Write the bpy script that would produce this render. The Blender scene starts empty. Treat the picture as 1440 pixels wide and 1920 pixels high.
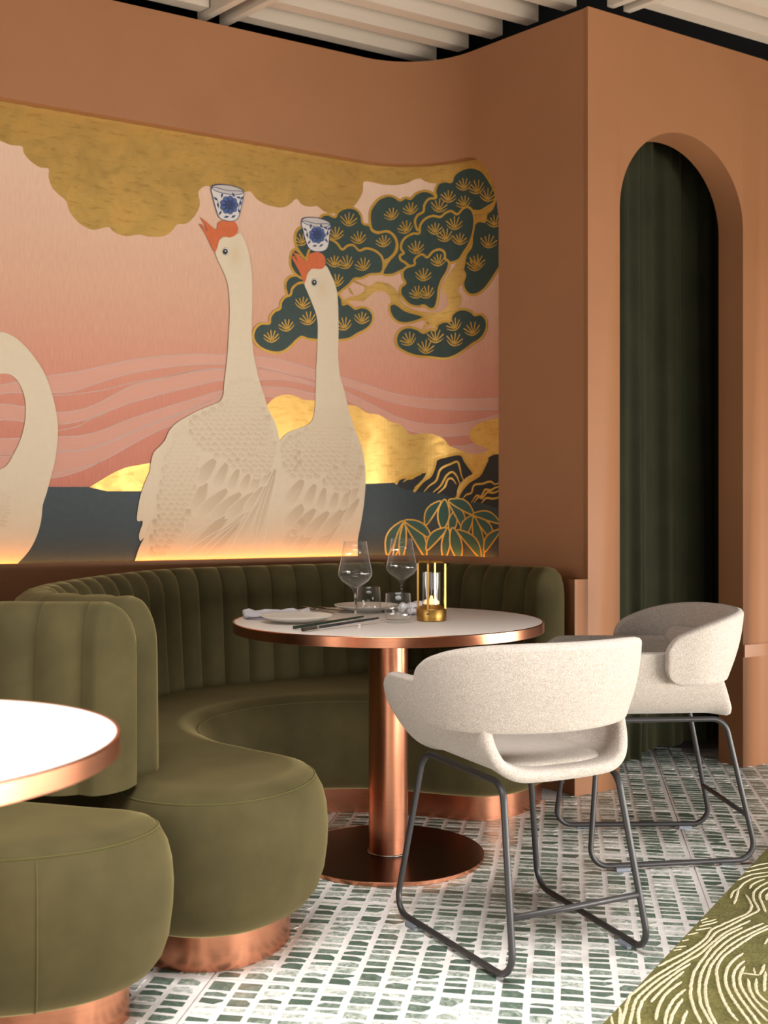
import bpy, bmesh, math, random
from math import sin, cos, pi, sqrt, radians as R
from mathutils import Vector, Matrix
from mathutils.geometry import tessellate_polygon
random.seed(7)
S = bpy.context.scene
C = S.collection

# ------------------------------------------------------------------ camera, light, exposure
H, F, HX, HY = 1.10, 2100.0, 720.0, 956.0          # eye height, focal length and horizon (1440 x 1920 frame)
cam = bpy.data.objects.new('camera', bpy.data.cameras.new('camera')); C.objects.link(cam)
cam.location = (0, 0, H); cam.rotation_euler = (pi / 2, 0, 0)
cam.data.sensor_fit = 'VERTICAL'; cam.data.sensor_height = 36; cam.data.sensor_width = 24
cam.data.lens = F / 1920 * 36
cam.data.shift_y = -(960 - HY) / 1920
cam.data.clip_start = .05; cam.data.clip_end = 60
cam.data.dof.use_dof = True; cam.data.dof.focus_distance = 3.3; cam.data.dof.aperture_fstop = 4.0
S.camera = cam
S.view_settings.view_transform = 'Standard'; S.view_settings.look = 'None'
S.view_settings.gamma = 1; S.view_settings.use_curve_mapping = False
S.view_settings.exposure = 0.36
w = bpy.data.worlds.new('daylight'); S.world = w; w.use_nodes = True
w.node_tree.nodes['Background'].inputs[0].default_value = (.85, .93, 1, 1)
w.node_tree.nodes['Background'].inputs[1].default_value = .12
def area(name, loc, target, sx, sy, watts, col):
    l = bpy.data.lights.new(name, 'AREA'); l.shape = 'RECTANGLE'; l.size = sx; l.size_y = sy
    l.energy = watts; l.color = col
    o = bpy.data.objects.new(name, l); C.objects.link(o); o.location = loc
    o.rotation_euler = (Vector(target) - Vector(loc)).to_track_quat('-Z', 'Y').to_euler()
    return o
# daylight through the glazed sides of the room, right of and behind the camera, then added fills
area('daylight_side', (3.75, .4, .5), (0, 1.2, .55), 3.2, .8, 225, (1, .95, .89))
area('daylight_side_far', (3.75, 3.2, .45), (0, 3.2, .6), 2.2, .7, 72, (1, .93, .86))
area('daylight_rear', (1.2, -2.55, .75), (1.0, 4, .6), 4.2, 1.1, 35, (1, .95, .89))
area('overhead_fill', (.1, 1.4, 3.4), (.1, 1.4, 0), 2.4, 1.4, 52, (1, .96, .91)).data.spread = R(88)  # added overhead fill for floor and tabletops; the ceiling above has no opening
area('fill_left', (-3.6, -.2, 1.25), (0, 2.9, .95), 2.0, 1.6, 72, (1, .94, .86))  # added fill from the left, brightens the right part of the recess

# ------------------------------------------------------------------ helpers
def lin(c):
    c = c / 255.0
    return c / 12.92 if c <= .04045 else ((c + .055) / 1.055) ** 2.4
def rgb(r, g, b): return (lin(r), lin(g), lin(b), 1)

class M:
    """small node-material builder"""
    def __init__(s, name, col=(.8, .8, .8, 1), rough=.5, metal=0, **kw):
        s.m = bpy.data.materials.new(name); s.m.use_nodes = True
        s.t = s.m.node_tree; s.n = s.t.nodes; s.p = s.n['Principled BSDF']
        s.p.inputs['Base Color'].default_value = col
        s.p.inputs['Roughness'].default_value = rough
        s.p.inputs['Metallic'].default_value = metal
        for k, v in kw.items(): s.p.inputs[k.replace('_', ' ')].default_value = v
    def new(s, t, **kw):
        n = s.n.new(t)
        for k, v in kw.items(): setattr(n, k, v)
        return n
    def link(s, a, b): s.t.links.new(a, b)
    def coord(s, kind='Object', scale=(1, 1, 1), rot=(0, 0, 0)):
        c = s.new('ShaderNodeTexCoord'); m = s.new('ShaderNodeMapping')
        m.inputs['Scale'].default_value = scale; m.inputs['Rotation'].default_value = rot
        s.link(c.outputs[kind], m.inputs['Vector']); return m.outputs[0]
    def noise(s, scale, detail=3, vec=None, rough=.55, dist=0):
        n = s.new('ShaderNodeTexNoise'); n.inputs['Scale'].default_value = scale
        n.inputs['Detail'].default_value = detail; n.inputs['Roughness'].default_value = rough
        n.inputs['Distortion'].default_value = dist
        if vec: s.link(vec, n.inputs['Vector'])
        return n.outputs['Fac']
    def ramp(s, fac, stops):
        r = s.new('ShaderNodeValToRGB'); e = r.color_ramp.elements
        while len(e) < len(stops): e.new(.5)
        for k, (p, c) in zip(e, stops): k.position = p; k.color = c
        s.link(fac, r.inputs[0]); return r.outputs[0]
    def color(s, out): s.link(out, s.p.inputs['Base Color']); return s
    def mix(s, fac, a, b, mode='MIX'):
        n = s.new('ShaderNodeMix', data_type='RGBA', blend_type=mode)
        for v, i in ((fac, 0), (a, 6), (b, 7)):
            if hasattr(v, 'links'): s.link(v, n.inputs[i])
            else: n.inputs[i].default_value = v
        return n.outputs[2]
    def bump(s, fac, strength=.2, dist=.002):
        b = s.new('ShaderNodeBump'); b.inputs['Strength'].default_value = strength
        b.inputs['Distance'].default_value = dist
        s.link(fac, b.inputs['Height']); s.link(b.outputs[0], s.p.inputs['Normal']); return s

def two_tone(name, a, b, scale, rough, bumpk=0, vec_scale=(1, 1, 1), metal=0, lo=.35, hi=.65, bscale=None, detail=3, bdist=.002, **kw):
    m = M(name, a, rough, metal, **kw); v = m.coord('Object', vec_scale)
    m.color(m.ramp(m.noise(scale, detail, v), [(lo, a), (hi, b)]))
    if bumpk: m.bump(m.noise(bscale or scale, 3, v), bumpk, bdist)
    return m.m

def mesh_data(name, verts, faces, mat=None, smooth=False):
    me = bpy.data.meshes.new(name); me.from_pydata([tuple(v) for v in verts], [], faces)
    if mat: me.materials.append(mat)
    if smooth: me.polygons.foreach_set('use_smooth', [True] * len(me.polygons))
    me.update(); return me
def link(name, me, parent=None, world=False):
    o = bpy.data.objects.new(name, me); C.objects.link(o)
    if parent:
        o.parent = parent
        if world:
            b = parent
            while b.parent: b = b.parent
            o.matrix_parent_inverse = Matrix.Translation(-b.location) if parent is b else Matrix()
    return o
def fixn(me):
    bm = bmesh.new(); bm.from_mesh(me); bmesh.ops.remove_doubles(bm, verts=bm.verts, dist=1e-6)
    bmesh.ops.recalc_face_normals(bm, faces=bm.faces); bm.to_mesh(me); bm.free(); return me
def sharp(me, ang=35):
    me.polygons.foreach_set('use_smooth', [True] * len(me.polygons)); me.set_sharp_from_angle(angle=R(ang)); return me
def tag(o, label=None, cat=None, group=None, kind=None):
    for k, v in (('label', label), ('category', cat), ('group', group), ('kind', kind)):
        if v: o[k] = v
    return o
def thing(name, label, cat, loc=(0, 0, 0), rz=0, group=None):
    o = bpy.data.objects.new(name, None); C.objects.link(o); o.empty_display_size = .05
    o.location = loc; o.rotation_euler = (0, 0, rz); return tag(o, label, cat, group)
def copy_tree(o, parent=None):
    c = o.copy(); C.objects.link(c)
    if parent: c.parent = parent
    for ch in list(o.children): copy_tree(ch, c)
    return c

class G:
    """collects shapes for one mesh"""
    def __init__(s): s.v = []; s.f = []
    def add(s, vs, fs):
        b = len(s.v); s.v += [tuple(v) for v in vs]; s.f += [tuple(b + i for i in f) for f in fs]; return s
    def box(s, c, d, rz=0, bev=0):
        x, y, z = (k / 2 for k in d); m = Matrix.Rotation(rz, 3, 'Z'); c = Vector(c)
        if bev:
            bm = bmesh.new(); bmesh.ops.create_cube(bm, size=1, matrix=Matrix.Diagonal((d[0], d[1], d[2], 1)))
            bmesh.ops.bevel(bm, geom=bm.edges[:], offset=bev, segments=2, affect='EDGES', profile=.5)
            bm.verts.index_update()
            s.add([c + m @ v.co for v in bm.verts], [[v.index for v in f.verts] for f in bm.faces]); bm.free(); return s
        vs = [c + m @ Vector((a * x, b * y, e * z)) for e in (-1, 1) for a, b in ((-1, -1), (1, -1), (1, 1), (-1, 1))]
        return s.add(vs, [(3, 2, 1, 0), (4, 5, 6, 7), (0, 1, 5, 4), (1, 2, 6, 5), (2, 3, 7, 6), (3, 0, 4, 7)])
    def lathe(s, prof, n=32, c=(0, 0, 0)):
        b = []; 
        for r, z in prof:
            b += [(c[0] + r * cos(2 * pi * k / n), c[1] + r * sin(2 * pi * k / n), c[2] + z) for k in range(n)]
        f = [(i * n + k, i * n + (k + 1) % n, (i + 1) * n + (k + 1) % n, (i + 1) * n + k) for i in range(len(prof) - 1) for k in range(n)]
        return s.add(b, f)
    def tube(s, pts, r, n=10, closed=False, caps=True, flat=None):
        pts = [Vector(p) for p in pts]; N = len(pts); ring = []; up = None
        for i, p in enumerate(pts):
            a = pts[(i - 1) % N] if (closed or i) else p; b = pts[(i + 1) % N] if (closed or i < N - 1) else p
            t = (b - a).normalized()
            if up is None: up = t.orthogonal().normalized()
            up = (up - t * up.dot(t)).normalized(); w2 = t.cross(up)
            rr = r[i] if isinstance(r, (list, tuple)) else r
            ring += [p + (up * cos(2 * pi * k / n) + w2 * sin(2 * pi * k / n)) * rr for k in range(n)]
        f = [(i * n + k, i * n + (k + 1) % n, ((i + 1) % N) * n + (k + 1) % n, ((i + 1) % N) * n + k) for i in range(N if closed else N - 1) for k in range(n)]
        if caps and not closed: f += [tuple(range(n - 1, -1, -1)), tuple((N - 1) * n + k for k in range(n))]
        return s.add(ring, f)
    def prism(s, poly, z0, z1):
        n = len(poly)
        return s.add([(x, y, z) for z in (z0, z1) for x, y in poly],
                     [tuple(range(n - 1, -1, -1)), tuple(range(n, 2 * n))] + [(i, (i + 1) % n, n + (i + 1) % n, n + i) for i in range(n)])
    def build(s, name, mat, parent=None, smooth=False, world=False, ang=None):
        me = mesh_data(name, s.v, s.f, mat, smooth); fixn(me)
        if ang: sharp(me, ang)
        return link(name, me, parent, world)

def catmull(pts, n=6, closed=True):
    """centripetal Catmull-Rom through the points"""
    P = [Vector((p[0], p[1])) for p in pts]; N = len(P); out = []
    for i in range(N if closed else N - 1):
        if closed: a, b, c, d = (P[(i + k) % N] for k in (-1, 0, 1, 2))
        else:
            b, c = P[i], P[i + 1]; a = P[i - 1] if i else b * 2 - c; d = P[i + 2] if i + 2 < N else c * 2 - b
        t1, t2, t3 = (max(1e-5, (y - x).length ** .5) for x, y in ((a, b), (b, c), (c, d)))
        m1 = (b - a) / t1 - (c - a) / (t1 + t2) + (c - b) / t2; m2 = (c - b) / t2 - (d - b) / (t2 + t3) + (d - c) / t3
        m1 *= t2; m2 *= t2
        for j in range(n):
            t = j / n; u = t * t; v = u * t
            out.append(b * (2 * v - 3 * u + 1) + m1 * (v - 2 * u + t) + c * (3 * u - 2 * v) + m2 * (v - u))
    if not closed: out.append(P[-1])
    return out
def resample(pts, step, closed=False):
    P = [Vector(p) for p in pts]
    if closed: P = P + [P[0]]
    L = [0]
    for a, b in zip(P, P[1:]): L.append(L[-1] + (b - a).length)
    n = max(2, round(L[-1] / step)); out = []; k = 0
    for i in range(n if closed else n + 1):
        s = L[-1] * i / n
        while k < len(P) - 2 and L[k + 1] < s: k += 1
        t = (s - L[k]) / max(1e-9, L[k + 1] - L[k]); out.append(P[k].lerp(P[k + 1], t))
    return out
def normals2(P, closed=False):
    out = []; N = len(P)
    for i in range(N):
        a = P[(i - 1) % N] if closed else P[max(i - 1, 0)]; b = P[(i + 1) % N] if closed else P[min(i + 1, N - 1)]
        t = (b - a).normalized(); out.append(Vector((t.y, -t.x)))     # to the right of travel
    return out
def offset(P, d, closed=False): return [p + n * d for p, n in zip(P, normals2(P, closed))]
def on_floor(px, py, z=0.0):
    d = (H - z) * F / (py - HY); return Vector(((px - HX) * d / F, d))
def in_poly(p, poly):
    c = False; n = len(poly)
    for i in range(n):
        a, b = poly[i], poly[i - 1]
        if (a[1] > p[1]) != (b[1] > p[1]) and p[0] < (b[0] - a[0]) * (p[1] - a[1]) / (b[1] - a[1]) + a[0]: c = not c
    return c

# ------------------------------------------------------------------ materials
m_wall = two_tone('terracotta_paint', rgb(140, 93, 57), rgb(144, 96, 60), 3, .62, .06, bscale=160)
m_dark = M('black_void', (.006, .006, .006, 1), .9).m
m_slat = M('cream_lacquer', rgb(192, 176, 156), .5).m
m_grout = two_tone('pale_terrazzo_grout', rgb(236, 231, 228), rgb(244, 240, 238), 30, .35)
def marble():
    m = M('green_marble', rough=.3); v = m.coord('Object')
    a = m.new('ShaderNodeAttribute', attribute_name='tone')
    big = m.noise(26, 4, v, .6, 2.5); fine = m.noise(70, 5, m.coord('Object', (1, 2.6, 1)), .65, 3.5)
    ad = m.new('ShaderNodeMath', operation='ADD'); m.link(a.outputs['Fac'], ad.inputs[0]); m.link(big, ad.inputs[1])
    ad2 = m.new('ShaderNodeMath', operation='MULTIPLY_ADD'); m.link(fine, ad2.inputs[0]); ad2.inputs[1].default_value = .9; m.link(ad.outputs[0], ad2.inputs[2])
    c = m.ramp(ad2.outputs[0], [(.62, rgb(56, 78, 64)), (.86, rgb(88, 108, 92)), (1.0, rgb(150, 162, 150)), (.99, rgb(228, 226, 220))])
    r = [n for n in m.n if n.type == 'VALTORGB'][-1].color_ramp.elements
    mp = m.new('ShaderNodeMath', operation='MULTIPLY'); mp.inputs[1].default_value = .5
    m.link(ad2.outputs[0], mp.inputs[0]); m.link(mp.outputs[0], [n for n in m.n if n.type == 'VALTORGB'][-1].inputs[0])
    for e, (p, cc) in zip(r, [(.36, rgb(82, 100, 88)), (.49, rgb(120, 136, 124)), (.59, rgb(186, 193, 184)), (.69, rgb(240, 238, 234))]): e.position = p; e.color = cc
    m.color(c); return m.m
m_marble = marble()
def velvet(name, a, b, sheen=.5):
    m = M(name, a, .85); v = m.coord('Object')
    m.color(m.ramp(m.noise(5, 4, v, .6), [(.3, a), (.7, b)]))
    m.p.inputs['Sheen Weight'].default_value = .5; m.p.inputs['Sheen Roughness'].default_value = .4
    m.p.inputs['Sheen Tint'].default_value = rgb(196, 178, 124); m.p.inputs['Sheen Weight'].default_value = sheen; m.p.inputs['Specular IOR Level'].default_value = .15
    m.bump(m.noise(420, 2, v), .25, .0008); return m.m
m_velvet = velvet('olive_velvet', rgb(61, 55, 33), rgb(78, 70, 43))
m_piping = velvet('olive_piping', rgb(74, 70, 38), rgb(82, 78, 44))
m_curtain = velvet('dark_green_curtain_velvet', rgb(34, 35, 21), rgb(42, 43, 27), .15)
def copper(name, col, rough, axis=(1, 1, 60), k=.08):
    m = M(name, col, rough, 1); v = m.coord('Object', axis)
    n = m.noise(9, 3, v); m.color(m.ramp(n, [(.3, tuple(c * .86 for c in col[:3]) + (1,)), (.7, col)])); m.bump(n, k, .0006); return m.m
m_copper = copper('brushed_copper', rgb(208, 142, 110), .27)
m_bronze = copper('dark_brushed_bronze', rgb(92, 58, 44), .34, (1, 40, 1))
m_brass = copper('brushed_brass', rgb(190, 148, 78), .38)
m_white = M('white_tabletop', rgb(232, 226, 220), .38).m
m_black = M('black_powder_coat', rgb(52, 50, 51), .42).m
m_pad = M('grey_glide', rgb(128, 134, 146), .5).m
def boucle(name, a, b):
    m = M(name, a, .95); v = m.coord('Object')
    f = m.noise(430, 2, v); g = m.noise(40, 3, m.coord('Object', (1, 1, 3)))
    c = m.ramp(f, [(.36, tuple(x * .74 for x in a[:3]) + (1,)), (.5, a), (.66, b)])
    m.color(m.mix(.22, c, m.ramp(g, [(.3, a), (.7, b)])))
    m.p.inputs['Sheen Weight'].default_value = .25; m.p.inputs['Sheen Roughness'].default_value = .5
    m.p.inputs['Specular IOR Level'].default_value = .15
    m.bump(f, .55, .0016); return m.m
m_fabric = boucle('beige_woven_wool', rgb(176, 165, 154), rgb(208, 199, 190))
def glass(name, col=(1, 1, 1, 1), rough=0):
    m = M(name, col, rough); m.p.inputs['Transmission Weight'].default_value = 1; m.p.inputs['IOR'].default_value = 1.45; return m.m
m_glass = glass('clear_glass')
def thin_glass(name):
    m = M(name); fr = m.new('ShaderNodeFresnel'); fr.inputs[0].default_value = 1.55; t = m.new('ShaderNodeBsdfTransparent'); lw = m.new('ShaderNodeLayerWeight'); lw.inputs[0].default_value = .5
    m.link(m.ramp(lw.outputs['Facing'], [(0, (.985, .99, .985, 1)), (.7, (.96, .965, .96, 1)), (.97, (.78, .79, .78, 1))]), t.inputs[0])
    gl = m.new('ShaderNodeBsdfGlossy'); gl.inputs['Roughness'].default_value = .0; mx = m.new('ShaderNodeMixShader')
    ge = m.new('ShaderNodeNewGeometry'); fm = m.new('ShaderNodeMath', operation='MULTIPLY'); iv = m.new('ShaderNodeMath', operation='SUBTRACT'); iv.inputs[0].default_value = 1
    m.link(ge.outputs['Backfacing'], iv.inputs[1]); m.link(fr.outputs[0], fm.inputs[0]); m.link(iv.outputs[0], fm.inputs[1]); m.link(fm.outputs[0], mx.inputs[0]); df = m.new('ShaderNodeBsdfDiffuse'); df.inputs[0].default_value = (.9, .92, .9, 1); ed = m.new('ShaderNodeMixShader')
    m.link(m.ramp(lw.outputs['Facing'], [(0, (.003, .003, .003, 1)), (.72, (.022, .022, .022, 1)), (.95, (.36, .36, .36, 1))]), ed.inputs[0]); m.link(t.outputs[0], ed.inputs[1]); m.link(df.outputs[0], ed.inputs[2])  # edges whitened with diffuse colour, standing in for light refracted at the rims
    m.link(ed.outputs[0], mx.inputs[1]); m.link(gl.outputs[0], mx.inputs[2]); m.link(mx.outputs[0], m.n['Material Output'].inputs[0]); return m.m
m_thin = thin_glass('thin_clear_glass')
m_china = M('white_porcelain', rgb(234, 228, 218), .22).m
m_linen = two_tone('white_linen', rgb(226, 222, 226), rgb(236, 232, 236), 60, .9, .2, bscale=500)
m_steel = M('polished_steel', rgb(150, 145, 138), .22, 1).m
m_dgreen = M('green_lacquer', rgb(46, 66, 52), .35).m
m_ebony = M('black_lacquer', rgb(30, 30, 32), .35).m
def emit(name, col, k):
    m = M(name, col, .5); m.p.inputs['Emission Color'].default_value = col; m.p.inputs['Emission Strength'].default_value = k; return m.m
m_led = emit('warm_led', rgb(255, 172, 84), 44)
m_candle = emit('warm_lamp_diffuser', rgb(255, 214, 160), .7)

# ------------------------------------------------------------------ the setting: plan curves of the walls
A0 = Vector((-.27, 4.72)); da = Vector((cos(R(29.5)), sin(R(29.5))))
B0 = Vector((.79, 4.342)); db = Vector((-.705, .709)).normalized()
CORNER = Vector((.168, 4.968)); RAD = .38
TURN = pi - math.acos(max(-1, min(1, (-da).dot(-db))))                   # turn of the plan at the corner
TURN = math.acos(max(-1, min(1, da.dot(-db))))
def wall_line(off):
    """the recess wall in plan, offset into the room by off: far left -> rounded corner -> pilaster edge"""
    tl = RAD * math.tan(TURN / 2)
    p1 = CORNER - da * tl; p2 = CORNER - db * tl
    cen = p1 + Vector((da.y, -da.x)) * RAD
    pts = [p1 - da * 4.2 + da * (4.2 * k / 14) for k in range(14)]
    a0 = math.atan2(p1.y - cen.y, p1.x - cen.x)
    pts += [cen + Vector((cos(a0 - TURN * k / 34), sin(a0 - TURN * k / 34))) * RAD for k in range(35)]
    L = (B0 - p2).length
    pts += [p2 - db * (L * k / 8) for k in range(1, 9)]
    if not off: return pts
    n = normals2(pts); return [p + q * off for p, q in zip(pts, n)]
ZTOP, ZDADO, MZ0, MZ1 = 3.05, .832, .902, 2.605
FU = Vector((.857, .515)).normalized(); FN = Vector((FU.y, -FU.x))        # pilaster front: along, and outwards into the room
def front(t, off=0): return Vector((.789, 4.335)) + FU * t + FN * off
def arc_len(P):
    L = [0]
    for a, b in zip(P, P[1:]): L.append(L[-1] + (b - a).length)
    return L
WALL = wall_line(0); WL = arc_len(WALL)
MUR = wall_line(-.045); ML = arc_len(MUR)                                  # the mural sits 4.5 cm behind the wall face
def plan_hit(px, P, L):
    k = (px - HX) / F
    for i in range(len(P) - 1, 0, -1):
        a, b = P[i - 1], P[i]; fa = a.x - k * a.y; fb = b.x - k * b.y
        if fa * fb <= 0 and fa != fb:
            t = fa / (fa - fb); q = a.lerp(b, t); return L[i - 1] + t * (L[i] - L[i - 1]), q.y
    return None
def at_s(P, L, s):
    s = min(max(s, 0), L[-1] - 1e-6)
    for i in range(1, len(L)):
        if s <= L[i]:
            t = (s - L[i - 1]) / (L[i] - L[i - 1]); return P[i - 1].lerp(P[i], t)
S_END = plan_hit(935, WALL, WL)[0]
ARC = .30
def opening_top(s):
    e = (s - (S_END - ARC * .62)) / (ARC * .62)
    return MZ1 if e <= 0 else MZ1 - ARC * (1 - sqrt(max(0, 1 - min(e, 1) ** 2)))

def wall_recess():
    g = G(); ss = sorted(set([x for x in WL] + [S_END - ARC * .62 * (1 - k / 10) for k in range(11)] + [S_END - 1e-4]))
    cols = []
    for s in ss:
        p = at_s(WALL, WL, s); cols.append((s, p))
    bp = offset([p for _, p in cols], -.04)
    for i in range(len(cols) - 1):
        (s0, p0), (s1, p1) = cols[i], cols[i + 1]; b0, b1 = bp[i], bp[i + 1]
        if s1 <= S_END + 1e-6:
            t0, t1 = opening_top(s0), opening_top(s1)
            g.add([(p0.x, p0.y, t0), (p1.x, p1.y, t1), (p1.x, p1.y, ZTOP), (p0.x, p0.y, ZTOP)], [(0, 1, 2, 3)])
            g.add([(p0.x, p0.y, ZDADO - .1), (p1.x, p1.y, ZDADO - .1), (p1.x, p1.y, MZ0), (p0.x, p0.y, MZ0)], [(0, 1, 2, 3)])
            g.add([(p0.x, p0.y, t0), (p1.x, p1.y, t1), (b1.x, b1.y, t1), (b0.x, b0.y, t0)], [(0, 3, 2, 1)])        # soffit of the opening
            ia, ib = p0.lerp(b0, .35), p1.lerp(b1, .35)
            g.add([(p0.x, p0.y, MZ0), (p1.x, p1.y, MZ0), (ib.x, ib.y, MZ0), (ia.x, ia.y, MZ0)], [(0, 1, 2, 3)])
            g.add([(ia.x, ia.y, MZ0), (ib.x, ib.y, MZ0), (ib.x, ib.y, MZ0 - .05), (ia.x, ia.y, MZ0 - .05)], [(0, 1, 2, 3)])
            g.add([(ia.x, ia.y, MZ0 - .05), (ib.x, ib.y, MZ0 - .05), (b1.x, b1.y, MZ0 - .05), (b0.x, b0.y, MZ0 - .05)], [(0, 1, 2, 3)])
        else:
            g.add([(p0.x, p0.y, ZDADO - .1), (p1.x, p1.y, ZDADO - .1), (p1.x, p1.y, ZTOP), (p0.x, p0.y, ZTOP)], [(0, 1, 2, 3)])
        b0, b1 = p0 + (b0 - p0) * 3, p1 + (b1 - p1) * 3
        if s0 > S_END - 1e-3 and s0 < S_END + 1e-3:
            c = p0 + (bp[i] - p0); g.add([(p0.x, p0.y, MZ0 - .05), (c.x, c.y, MZ0 - .05), (c.x, c.y, opening_top(s0)), (p0.x, p0.y, opening_top(s0))], [(0, 1, 2, 3)])
        g.add([(p0.x, p0.y, ZTOP), (p1.x, p1.y, ZTOP), (b1.x, b1.y, ZTOP), (b0.x, b0.y, ZTOP)], [(0, 1, 2, 3)])
        g.add([(b0.x, b0.y, 0), (b1.x, b1.y, 0), (b1.x, b1.y, ZTOP), (b0.x, b0.y, ZTOP)], [(0, 3, 2, 1)])
    me = mesh_data('wall_back', g.v, g.f, m_wall)
    bm = bmesh.new(); bm.from_mesh(me); bmesh.ops.remove_doubles(bm, verts=bm.verts, dist=1e-5); bm.to_mesh(me); bm.free()
    sharp(me, 30); return tag(link('wall_back', me), kind='structure')
wall_recess()
# lower dado, standing 5 cm proud of the recess wall
DADO = wall_line(.05)
DADO = [p for p in DADO[:-1]] + [front(-.066, 0)]
g = G()
for (a, b), (c, d) in zip(zip(DADO, DADO[1:]), zip(WALL, WALL[1:])):
    g.add([(a.x, a.y, 0), (b.x, b.y, 0), (b.x, b.y, ZDADO), (a.x, a.y, ZDADO)], [(0, 1, 2, 3)])
    g.add([(a.x, a.y, ZDADO), (b.x, b.y, ZDADO), (d.x, d.y, ZDADO), (c.x, c.y, ZDADO)], [(0, 1, 2, 3)])
me = mesh_data('trim_1', g.v, g.f, m_wall); bm = bmesh.new(); bm.from_mesh(me); bmesh.ops.remove_doubles(bm, verts=bm.verts, dist=1e-5); bm.to_mesh(me); bm.free(); sharp(me, 30)
tag(link('trim_1', me), kind='structure')

# pilaster wall with the arched doorway, rounded off at its far right end
AT0, AT1 = .165, .868; ARAD = (AT1 - AT0) / 2; ASPR = 2.645 - ARAD; THK = .135
T_END = .985
def pil_top(t): return ASPR + sqrt(max(0, ARAD ** 2 - (t - (AT0 + AT1) / 2) ** 2))
g = G(); cols = [0] + [AT0 + (AT1 - AT0) * (1 - cos(pi * k / 40)) / 2 for k in range(41)] + [T_END]
def quad3(a, b, z0, z1, z2=None, z3=None):
    g.add([(a.x, a.y, z0), (b.x, b.y, z1), (b.x, b.y, z2), (a.x, a.y, z3)], [(0, 1, 2, 3)])
for t0, t1 in zip(cols, cols[1:]):
    arch = t0 >= AT0 - 1e-6 and t1 <= AT1 + 1e-6
    for off in (0, -THK):
        z0, z1 = (pil_top(t0), pil_top(t1)) if arch else (0, 0)
        a, b = front(t0, off), front(t1, off)
        (quad3(a, b, z0, z1, ZTOP, ZTOP))
    if arch:
        a, b, c, d = front(t0, 0), front(t1, 0), front(t1, -THK), front(t0, -THK)
        g.add([(a.x, a.y, pil_top(t0)), (b.x, b.y, pil_top(t1)), (c.x, c.y, pil_top(t1)), (d.x, d.y, pil_top(t0))], [(0, 1, 2, 3)])
    a, b, c, d = front(t0, 0), front(t1, 0), front(t1, -THK), front(t0, -THK)
    g.add([(p.x, p.y, ZTOP) for p in (a, b, c, d)], [(0, 1, 2, 3)])
for t in (AT0, AT1):
    a, d = front(t, 0), front(t, -THK); quad3(a, d, 0, 0, ASPR, ASPR)
# left nib below the dado line, rounded right end and its return
a, b = front(-.066, 0), front(0, 0); quad3(a, b, 0, 0, ZDADO, ZDADO)
a, b = front(0, 0), front(0, -THK); quad3(a, b, ZDADO, ZDADO, ZTOP, ZTOP)
RR = .30; cen = front(T_END, -RR); prev = front(T_END, 0); RND = []
for k in range(1, 15):
    an = (pi / 2) * k / 14; p = cen + (FN * cos(an) + FU * sin(an)) * RR; RND.append(p)
    quad3(prev, p, 0, 0, ZTOP, ZTOP); q0 = front(T_END, -THK); g.add([(prev.x, prev.y, ZTOP), (p.x, p.y, ZTOP), (q0.x, q0.y, ZTOP)], [(0, 1, 2)]); prev = p
p = prev - FN * 2.2; quad3(prev, p, 0, 0, ZTOP, ZTOP)
me = mesh_data('wall_front', g.v, g.f, m_wall); bm = bmesh.new(); bm.from_mesh(me); bmesh.ops.remove_doubles(bm, verts=bm.verts, dist=1e-5); bm.to_mesh(me); bm.free(); sharp(me, 25)
tag(link('wall_front', me), kind='structure')
# narrow raised band round the rounded corner
g = G(); path = [front(AT1 + .004, 0), front(T_END, 0)] + RND; ob = offset(path, .006)
for (a, b), (c, d) in zip(zip(path, path[1:]), zip(ob, ob[1:])):
    g.add([(c.x, c.y, .47), (d.x, d.y, .47), (d.x, d.y, .523), (c.x, c.y, .523)], [(0, 1, 2, 3)])
    g.add([(a.x, a.y, .523), (b.x, b.y, .523), (d.x, d.y, .523), (c.x, c.y, .523)], [(0, 1, 2, 3)])
    g.add([(a.x, a.y, .47), (b.x, b.y, .47), (d.x, d.y, .47), (c.x, c.y, .47)], [(3, 2, 1, 0)])
a, c = path[0], ob[0]; g.add([(a.x, a.y, .47), (c.x, c.y, .47), (c.x, c.y, .523), (a.x, a.y, .523)], [(0, 1, 2, 3)])
m_band = M('tan_band', rgb(146, 98, 62), .4).m
tag(g.build('trim_2', m_band, ang=30), kind='structure')

# outer shell of the room: dark ceiling void, closed side walls, glazed openings beside and behind the camera
tag(G().box((0, 2, 3.95), (9, 11, .1)).build('ceiling', m_dark), kind='structure')
tag(G().box((0, 7.3, 1.95), (9, .1, 3.9)).build('wall_far', m_dark), kind='structure')
m_side = M('dark_plaster', rgb(78, 62, 52), .7).m
tag(G().box((-4.3, 3.9, 1.95), (.1, 7.2, 3.9)).build('wall_left', m_side), kind='structure')
g = G()
g.box((3.85, 2, 3.05), (.1, 11, 1.7)).box((3.85, 6.0, 1.1), (.1, 3.0, 2.2)).box((3.85, 2.0, 1.1), (.1, .4, 2.2)).box((3.85, 1.5, .07), (.1, 6, .14)).box((3.85, -2.2, 1.1), (.1, 1.6, 2.2))
for y in (-.3, .8, 2.9, 3.7): g.box((3.85, y, 1.15), (.06, .07, 2.1))
tag(g.build('wall_right', m_side), kind='structure')
g = G()
g.box((0, -2.75, 3.3), (9, .1, 1.2)).box((-2.6, -2.75, 1.35), (3.6, .1, 2.7)).box((3.9, -2.75, 1.35), (.8, .1, 2.7)).box((1.3, -2.75, .14), (4.4, .1, .28))
for x in (.3, 1.3, 2.3): g.box((x, -2.75, 1.5), (.07, .06, 2.4))
tag(g.build('wall_rear', m_side), kind='structure')

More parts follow.
